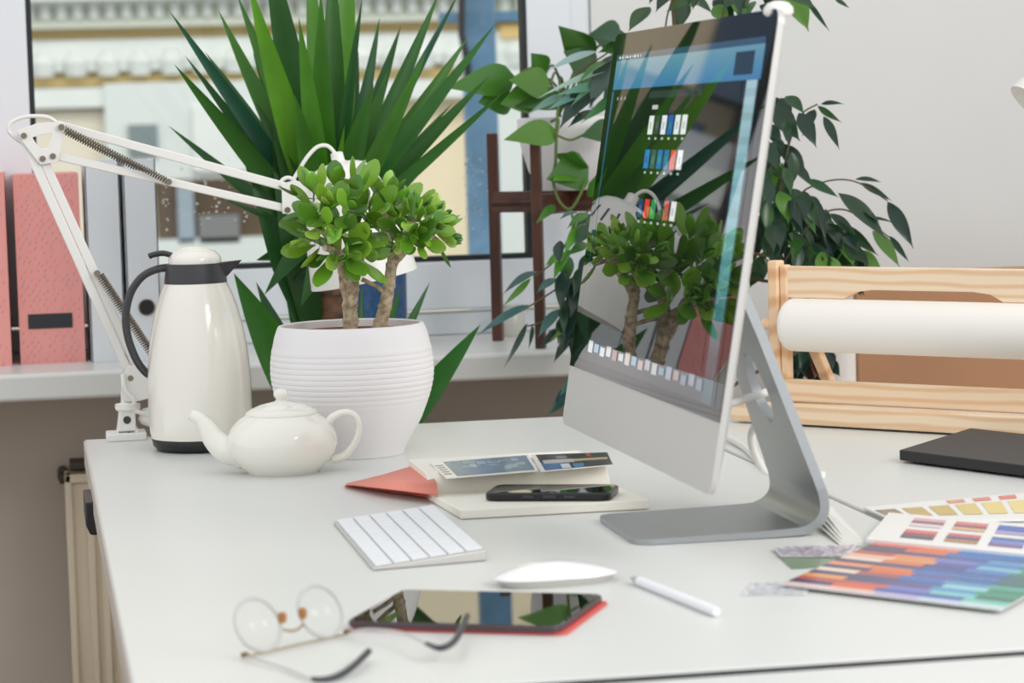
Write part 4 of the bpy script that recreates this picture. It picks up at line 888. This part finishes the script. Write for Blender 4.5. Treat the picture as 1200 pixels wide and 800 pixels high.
# ================================================================ FICUS
FX, FY = at(800, 400, .2).x, .22
fc = thing('weeping_fig', 'large dark weeping fig behind the computer screen, leaves hanging on both sides', 'plant', (FX, FY, FZ))
MB().lathe([(0, 0), (.12, 0), (.125, .01), (.15, .27), (.158, .28), (.158, .30), (.146, .30), (.144, .28), (0, .28)], (FX, FY, FZ), n=48).build('pot', TERRA, fc, angle=40)
fw = MB(); random.seed(21)
crown = Vector((FX, FY, .25))
fw.tube(smoothpath([(FX, FY, FZ + .25), (FX + .01, FY + .01, -.2), (FX, FY, .1), crown, (FX + .01, FY, .5), (FX, FY, .7)], 6), [.017 - .00035 * i for i in range(31)], n=12)
ff = MB()
fsh = lambda t: (math.sin(PI * min(1, (t * 1.02) ** .82)) ** 1.1 * (1 - .25 * t) if t < .84 else .30 * (1 - (t - .84) / .16) ** 1.0 * .55) + .004
FC = [(34, 66, 42), (28, 56, 38), (44, 80, 44), (52, 96, 40), (30, 60, 46), (84, 134, 48), (40, 72, 40)]
def fleaf(x0, y0, x1, y1, w, Y=.2, dY=-.03, c=None, br_=True, sag=.06):
    b, t = at(x0, y0, Y), at(x1, y1, Y + dY); m_ = (b + t) / 2
    u = (CAM_O - m_).normalized() * random.uniform(.55, 1.2) + Vector((random.uniform(-.5, .5), 0, random.uniform(.1, .8)))
    ff.leaf(b, t, w / pxm(m_), u, sag=sag * random.uniform(.3, 1.5), fold=.16, n=10, shape=fsh, col=hsv_jit(c if c else random.choice(FC), .2, .05)); return b
hand = [(1002, 210, 1034, 214, 9), (1008, 214, 1046, 236, 9), (982, 226, 1040, 282, 26), (1040, 236, 1071, 292, 20), (1042, 276, 1066, 308, 9), (1022, 270, 1055, 314, 20), (998, 296, 1036, 322, 24), (973, 250, 1006, 280, 14), (962, 122, 990, 122, 7), (958, 124, 987, 144, 9), (965, 136, 984, 176, 13),
        (920, 113, 943, 134, 18), (906, 122, 938, 166, 28), (936, 132, 957, 174, 22), (914, 168, 945, 212, 26), (944, 210, 984, 232, 14), (944, 224, 938, 268, 24), (924, -20, 948, 38, 32), (944, -2, 973, 38, 7), (978, -2, 996, 10, 6), (910, 225, 950, 262, 26), (960, 236, 968, 284, 9), (905, 246, 922, 284, 22), (955, 128, 940, 160, 16),
        (1002, 240, 1032, 262, 10), (985, 262, 1030, 300, 16), (1010, 256, 1050, 262, 7)]
hb_ = [fleaf(*h, Y=.17 + .05 * math.sin(i * 2.3)) for i, h in enumerate(hand)]
BR = [((905, 330), (930, 240), (960, 215), (1000, 212), (1040, 235)), ((905, 300), (918, 200), (935, 140), (958, 122)), ((905, 330), (950, 262), (985, 245), (1020, 262), (1042, 278)), ((860, 60), (880, -10), (925, -25), (980, -5))]
for b in BR: fw.tube(smoothpath([at(p[0], p[1], .19) for p in b], 6), [.0017 - .0006 * i / 24 for i in range(6 * (len(b) - 1) + 1)], n=8)
for b in BR: fw.tube(smoothpath([(FX, FY, at(b[0][0], b[0][1], .19).z - .08), (Vector((FX, FY, at(b[0][0], b[0][1], .19).z)) + at(b[0][0], b[0][1], .19)) / 2, at(b[0][0], b[0][1], .19)], 5), .0024, n=8)
# right mass
for i in range(170):
    x = random.uniform(886, 1000); lo = 225 + max(0, x - 940) * .7; y = random.uniform(lo - (60 if x < 930 else 0), 318); a = random.uniform(-.3, .9); L = random.uniform(28, 46)
    fleaf(x, y, x + L * math.sin(a), y + L * math.cos(a), random.uniform(12, 24), Y=random.uniform(.12, .34), dY=random.uniform(-.05, .02))
# behind easel / behind monitor top
for i in range(46):
    x = random.uniform(752, 925); y = random.uniform(-50, 12 - (10 if x > 900 else 0)); a = random.uniform(-1.2, 1.2); L = random.uniform(30, 46)
    fleaf(x, y, x + L * math.sin(a), y + L * math.cos(a) * .8, random.uniform(14, 26), Y=random.uniform(.1, .34))
# left side, bluish narrow leaves hanging in front of the plant stand
BL = (62, 100, 96); DK = (28, 54, 44); BG = (84, 140, 48)
left = [(630, 318, 588, 346, 12, BL), (622, 326, 588, 360, 9, BG), (620, 357, 558, 394, 12, BL), (618, 378, 590, 432, 8, DK), (656, 362, 630, 396, 16, BL), (652, 326, 628, 344, 13, BL), (662, 316, 657, 366, 20, DK), (676, 360, 660, 412, 20, DK), (624, 380, 619, 410, 6, DK), (668, 384, 642, 402, 7, (90, 120, 60)), (655, 385, 632, 408, 12, DK),
        (660, 300, 638, 312, 14, BG), (668, 292, 648, 330, 16, BG), (690, 250, 664, 268, 14, PM), (684, 262, 660, 300, 16, BG), (688, 285, 664, 300, 14, (60, 110, 50)), (680, 325, 668, 372, 22, DK), (690, 350, 676, 396, 22, DK), (694, 380, 668, 408, 18, DK), (680, 250, 655, 258, 12, BL), (694, 265, 672, 290, 20, (40, 76, 44)), (690, 310, 672, 350, 22, (36, 64, 44)),
        (735, 74, 628, 116, 13, (156, 186, 172)), (700, 60, 640, 84, 14, (150, 186, 190)), (728, 62, 690, 128, 34, (64, 86, 80)), (712, 86, 668, 126, 12, (90, 140, 110)), (715, 100, 650, 112, 14, (96, 150, 130)), (705, 96, 655, 152, 34, (44, 66, 58)), (690, 105, 640, 130, 12, (116, 160, 150)), (740, 48, 694, 44, 26, (44, 80, 56)), (735, 55, 700, 62, 20, (60, 110, 50)), (725, 110, 680, 145, 14, (60, 120, 70)), (660, 110, 618, 134, 10, (110, 150, 140)), (700, 130, 665, 150, 16, (40, 70, 50)), (730, 90, 705, 120, 22, (50, 90, 60)), (720, 70, 676, 100, 14, (80, 130, 60)),
        (668, 452, 645, 480, 12, BL), (672, 465, 640, 488, 10, (60, 100, 84)), (664, 456, 652, 474, 10, DK), (680, 440, 655, 466, 14, (56, 104, 96))]
for h in left: fleaf(*h[:5], Y=.34, dY=-.04, c=h[5])
for i in range(40):
    x = random.uniform(655, 720); y = random.uniform(245, 395); a = random.uniform(-.9, .1); L = random.uniform(28, 42)
    if x - 40 * math.sin(-a) < 640: continue
    fleaf(x, y, x + L * math.sin(a), y + L * math.cos(a), random.uniform(10, 20), Y=random.uniform(.3, .46))
for b in [((790, 160), (740, 60), (700, 70), (660, 100)), ((790, 280), (720, 240), (680, 255), (655, 300), (625, 325)), ((790, 330), (710, 300), (665, 330), (625, 356), (600, 370)), ((790, 380), (720, 420), (680, 445), (660, 462)), ((720, 300), (680, 350), (640, 375), (618, 382)), ((800, 100), (780, 30), (800, -30)), ((800, 150), (840, 40), (860, -30))]:
    fw.tube(smoothpath([(FX, FY, at(b[0][0], b[0][1], .25).z)] + [at(p[0], p[1], .34 if p[0] < 760 else .25) for p in b[1:]], 6), .0014, n=7)
for i in range(26):
    x = random.uniform(918, 972); y = random.uniform(404, 440); a = random.uniform(-.8, .8); L = random.uniform(24, 34)
    fleaf(x, y, x + L * math.sin(a), y + L * math.cos(a), random.uniform(14, 24), Y=random.uniform(.24, .36), dY=-.02, c=random.choice([(24, 50, 40), (30, 60, 44), (92, 62, 50)]))
for i in range(26):
    x = random.uniform(888, 922); y = random.uniform(110, 235); a = random.uniform(-.3, .9); L = random.uniform(24, 38)
    fleaf(x, y, x + L * math.sin(a) * .7, y + L * math.cos(a), random.uniform(10, 18), Y=random.uniform(.12, .34))
fw.tube(smoothpath([(FX, FY, -.1), (FX + .06, FY + .05, -.02), at(930, 415, .3), at(965, 420, .3)], 6), .003, n=7)
fw.build('branches', STEMB, fc); ff.build('leaves', LEAFF, fc, angle=70)

# ================================================================ WOODEN PAPER ROLL HOLDER
ea0 = dk(936, 496.5); ea1 = dk(1119, 507); eu = (ea1 - ea0).normalized(); ev_ = Vector((-eu.y, eu.x, 0))
eo = ea0 - eu * .045
EZ = eu.orthogonal()
def ep(u, z, d=0.0): return eo + eu * u + ev_ * d + Vector((0, 0, z))
es = 1 / 845.0
eh = thing('paper_roll_holder', 'light pine tabletop paper roll holder on the right side of the desk', 'easel', ep(.3, 0, .05))
EW = .60; RX = Matrix((eu, ev_, Vector((0, 0, 1)))).transposed()
def ebox(u0, u1, z0, z1, d0, d1, nm, m=PINE, bev=.003):
    return MB().box(ep((u0 + u1) / 2, (z0 + z1) / 2, (d0 + d1) / 2), (u1 - u0, d1 - d0, z1 - z0), M=RX).build(nm, m, eh, bevel=bev, seg=3)
TOPZ = .228
for u in (0.0, EW):
    s_ = 1 if u == 0 else -1
    ebox(u, u + .017 * s_, .004, TOPZ, -.004, .016, 'upright', PINE2) if s_ > 0 else ebox(u - .017, u, .004, TOPZ, -.004, .016, 'upright', PINE2)
    a_, b_ = (u + .017, u + .030) if s_ > 0 else (u - .030, u - .017)
    ebox(a_, b_, .02, TOPZ - .006, .0, .014, 'upright', PINE2)
    f_ = MB(); f_.prism([ep(u - .001, 0.0, .05), ep(u - .001, .0, .17), ep(u - .001, .026, .175), ep(u - .001, .034, .16), ep(u - .001, .030, .05)], eu * .018 * s_); f_.build('foot', PINE2, eh, bevel=.003)
    g_ = MB(); g_.prism([ep(u, .02, .15), ep(u, .02, .168), ep(u, TOPZ - .02, .032), ep(u, TOPZ - .02, .016)], eu * .016 * s_); g_.build('back_leg', PINE2, eh, bevel=.002)
# top rail with its handle cut-out
zt0, zt1 = .176, .220; ha0, ha1 = .140, .345
rl = MB(); rl.prism([ep(.017, zt1, .002), ep(EW - .017, zt1, .002), ep(EW - .017, zt0, .002), ep(ha1 + .02, zt0, .002), ep(ha1, zt0 + .010, .002), ep(ha1 - .025, zt0 + .013, .002), ep(ha0 + .025, zt0 + .013, .002), ep(ha0, zt0 + .010, .002), ep(ha0 - .02, zt0, .002), ep(.017, zt0, .002)], ev_ * .014)
rl.build('top_rail', PINE, eh, smooth=False, bevel=.0015)
ebox(.017, EW - .017, .030, .062, -.002, .012, 'lower_rail'); ebox(-.05, EW + .05, .003, .030, -.030, .004 - .009, 'tray')
ebox(.0, EW, .001, .010, -.004, .06, 'tray')
rz = .1385; dw = MB(); dw.tube([ep(-.013, rz, .006), ep(EW + .013, rz, .006)], .008, n=16); dw.build('dowel', PINE2, eh)
Rr = Matrix((ev_, Vector((0, 0, 1)), eu)).transposed(); rL = EW - .063
tag(MB().lathe([(.0095, 0), (.034, 0), (.0367, .004), (.037, .01), (.037, rL - .01), (.0367, rL - .004), (.034, rL), (.0095, rL), (.0095, 0)], ep(.0315, rz, .004), n=72, M=Rr).build('paper_roll', PAPERW, angle=50), 'large white paper roll on the wooden holder', 'paper roll')

# ================================================================ BOARD, TUBE BEHIND THE HOLDER
b0 = at(1003, 440, .56); bt0 = at(1200, 312, .56).z
tag(MB().box((b0.x + .55, .56, (FZ + bt0) / 2), (1.10, .022, bt0 - FZ)).build('board', BROWNB, bevel=.004), 'brown board standing behind the wooden paper roll holder', 'board')
w0 = at(984, 430, .48); wt = MB().tube([(w0.x, .48, FZ), (w0.x, .48, w0.z + .03)], .027, n=32)
tag(wt.build('paper_tube', PAPERW, angle=60), 'white rolled paper tube standing beside the brown board', 'tube')

# ================================================================ BLACK SLAB
sa = dk(1054, 542); sdn = (dk(1200, 561) - sa); sdf = (dk(1137, 503.5, .0155) - dk(1053, 529.5, .0155)); sn = sdn.normalized(); sf = sdf - sn * sdf.dot(sn)
sl_ = thing('graphics_tablet', 'flat black drawing slab on the desk in front of the wooden holder', 'drawing tablet', sa + sdn * .6 + sf * .5)
MB().prism([sa + Vector((0, 0, .003)), sa + sn * .34 + Vector((0, 0, .003)), sa + sn * .34 + sdf + Vector((0, 0, .003)), sa + sdf + Vector((0, 0, .003))], (0, 0, .013)).build('body', mat('slab_black', (34, 33, 35), .5), sl_, bevel=.0015)
for q in (sa + sn * .03 + sdf * .12, sa + sn * .31 + sdf * .12, sa + sn * .03 + sdf * .88, sa + sn * .31 + sdf * .88): MB().box(q + Vector((0, 0, .0018)), (.02, .02, .0034)).build('rubber_foot', GREYP, sl_)

# ================================================================ COLOUR SWATCHES
def sheet(name, label, P, z0, th, cells, base=(244, 244, 242), cat='colour chart', curl=None):
    mb = MB(); P = [Vector((p.x, p.y, z0)) for p in P]; mb.prism(P, (0, 0, th), lin(base))
    f = lambda u, v: P[0].lerp(P[1], u).lerp(P[3].lerp(P[2], u), v) + Vector((0, 0, th + .0003))
    f0 = f; f = lambda u, v: f0(u, v) + Vector((0, 0, 6e-6 * len(mb.f)))
    for (u0, v0, u1, v1, c) in cells: mb.quad(f(u0, v0), f(u1, v0), f(u1, v1), f(u0, v1), lin(c))
    return tag(mb.build(name, COLORG, None, smooth=False), label, cat)
# strip chart: long rows of colour bars
A, Bq, Cq = dk(915, 690), dk(1167, 720), dk(1026, 641); P = [A, Bq + (Bq - A) * .02, Bq + (Bq - A) * .02 + (Cq - A), Cq]
random.seed(5); cells = []
pal = [[(240, 150, 120), (226, 96, 70), (236, 160, 90), (240, 190, 170), (60, 52, 96), (238, 180, 110), (196, 80, 70)], [(232, 140, 90), (206, 84, 70), (224, 120, 70), (170, 80, 84), (232, 150, 90), (60, 60, 120), (226, 100, 60)],
       [(60, 80, 170), (84, 80, 150), (20, 100, 180), (110, 120, 200), (40, 60, 140), (0, 110, 190), (90, 70, 140)], [(0, 110, 180), (60, 150, 200), (110, 190, 210), (0, 90, 160), (150, 210, 220), (40, 120, 200), (120, 200, 205)], [(0, 130, 110), (0, 110, 100), (60, 170, 150), (0, 150, 120), (110, 200, 180), (0, 100, 120), (80, 180, 160)]]
pale = [(240, 210, 205), (236, 200, 196), (190, 180, 220), (196, 210, 236), (200, 226, 228)]
R_ = 15
for r in range(R_):
    v0, v1 = r / R_, (r + .98) / R_
    for c in range(5):
        u0, u1 = c / 5, (c + 1) / 5
        colr = pale[c] if r == 0 else pal[c][(r * 3 + c * 2 + random.randint(0, 1)) % 7]
        if r in (4, 8, 12) and c < 3: colr = [(52, 46, 92), (56, 60, 120), (0, 84, 160)][c]
        if c == 0 and r in (5, 9): colr = (244, 220, 205)
        cells.append((u0 + (.0 if r % 2 else .03) * (c > 0), v0, u1 + (.0 if r % 2 else .03) * (c < 4), v1, colr))
sheet('colour_strip_chart', 'colour chart with long orange, blue and green bars at the front of the swatches', P, .0035, .0010, cells)
# page chart with triple-stripe chips
A, D2 = dk(1015, 641), dk(1042, 609); eR = (dk(1200, 659) - A).normalized(); P = [A, A + eR * .27, D2 + eR * .27, D2]
cells = []
rows_ = [[((226, 110, 120), (150, 40, 60), (30, 40, 96)), ((214, 90, 90), (50, 60, 120), (180, 130, 80)), ((0, 84, 160), (100, 130, 210), (110, 80, 150)), ((110, 190, 210), (0, 100, 180), (20, 90, 160)), ((150, 210, 210), (40, 150, 150), (0, 110, 120))],
         [((230, 170, 180), (120, 70, 110), (240, 220, 225)), ((226, 120, 120), (140, 60, 90), (220, 180, 140)), ((20, 90, 190), (20, 80, 180), (170, 160, 220)), ((40, 120, 190), (60, 150, 200), (0, 90, 150)), ((60, 170, 160), (0, 130, 120), (120, 200, 180))]]
for r, row in enumerate(rows_):
    for c, tr_ in enumerate(row):
        u = .13 + c * .185; v = .16 + r * .42
        for k, cc in enumerate(tr_): cells.append((u, v + (2 - k) * .1, u + .14, v + (3 - k) * .1, cc))
tans = [(132, 116, 78), (196, 168, 90), (206, 176, 92), (226, 200, 116), (236, 214, 130), (240, 220, 140)]
sheet('colour_page_chart', 'white colour chart page with rows of small striped chips, under the bar chart', P, .0046, .0035, cells)
B0, B1, B2, B3 = dk(1046, 613), dk(1215, 612), dk(1200, 581), dk(1012, 598)
cells = [(.02 + i * .17, .22, .15 + i * .17, .72 - .0 * i, c) for i, c in enumerate(tans)] + [(.50 + i * .165, .80, .61 + i * .165, .95, c) for i, c in enumerate([(226, 150, 120), (232, 130, 112), (236, 120, 108)])]
sheet('colour_page_chart', 'white colour chart page with tan and yellow chips, farthest of the swatches', [B0, B1, B2, B3], .0012, .0025, cells)
# booklet of curled pages by its side
cb = MB()
for i in range(4):
    q0 = dk(985 + i * 2, 640 - i * 1.5); q1 = dk(1013, 641 - i); h_ = .004 + i * .004
    cb.prism([q0 + Vector((0, 0, .0008 + i * .0005)), q1 + Vector((0, 0, .0008 + i * .0005)), q1 + Vector((.012, .14, .001 + h_)), q0 + Vector((.012, .13, .001 + h_ * 1.2))], (0, 0, .0004), lin((226, 224, 216)))
tag(cb.build('sample_booklet', COLOR, smooth=False), 'small stack of curled white sample pages left of the striped chart', 'booklet')
def pattern_cells(n, pal_): return [(u, v, u + .05, v + .09, random.choice(pal_)) for u, v in [(random.random() * .93, random.random() * .88) for _ in range(n)]]
sheet('pattern_card', 'speckled pattern card by the computer stand, above a green card', [dk(915, 655), dk(995, 655), dk(1004, 641), dk(906, 645)], .0022, .0008, pattern_cells(160, [(206, 186, 200), (190, 180, 200), (214, 196, 204), (236, 234, 236), (186, 200, 214)]), (222, 216, 222), 'card')
sheet('pattern_card', 'muted green card peeking out under the speckled pattern card', [dk(928, 667), dk(980, 664), dk(1000, 652), dk(912, 652)], .0006, .0008, [], (128, 150, 120), 'card')
sheet('pattern_card', 'faint blue and pink speckled paper lying left of the bar chart', [dk(868, 698), dk(945, 698), dk(955, 682), dk(880, 684)], .0005, .0007, pattern_cells(110, [(212, 218, 230), (230, 218, 221), (218, 222, 230), (232, 227, 227)]), (228, 229, 232), 'card')

# ================================================================ SECOND WHITE LAMP AT THE RIGHT EDGE, and the gadget on top of the screen
q = at(1290, 78, -.25); l2_ = thing('table_lamp', 'white lamp whose shade just enters at the right photo edge', 'lamp', (q.x + .05, -.25, 0))
Rl = Vector((-.68, 0, -.73)).normalized().to_track_quat('Z', 'Y').to_matrix()
MB().lathe([(0, -.01), (.014, -.008), (.022, .0), (.041, .02), (.053, .05), (.055, .066), (.053, .065), (.051, .05), (.039, .022), (0, .004)], at(1256, 90, -.25), n=48, M=Rl).build('shade', LAMPW, l2_, angle=50)
tp3 = at(1256, 90, -.25)
MB().tube(smoothpath([(q.x + .05, -.25, .012), (q.x + .05, -.25, .25), (q.x + .03, -.25, tp3.z + .04), tp3 + Vector((.004, 0, .01))], 8), .006, n=12).build('pole', LAMPW, l2_)
MB().lathe([(0, 0), (.07, 0), (.072, .004), (.066, .012), (.01, .016), (0, .016)], (q.x + .05, -.25, 0), n=48).build('base', LAMPW, l2_, angle=40)
gt = sc(.948, .988, -.010); gw = thing('clip_webcam', 'small white rounded gadget perched on the top near corner of the screen', 'webcam', gt)
MB().lathe([(0, .0005), (.012, .001), (.0145, .004), (.014, .009), (.010, .0135), (.004, .0155), (0, .0155)], gt, n=32).build('dome', LAMPW, gw, angle=60)
MB().box(gt + Vector((.003, 0, -.003)), (.004, .010, .010)).build('clip', LAMPW, gw, bevel=.001)
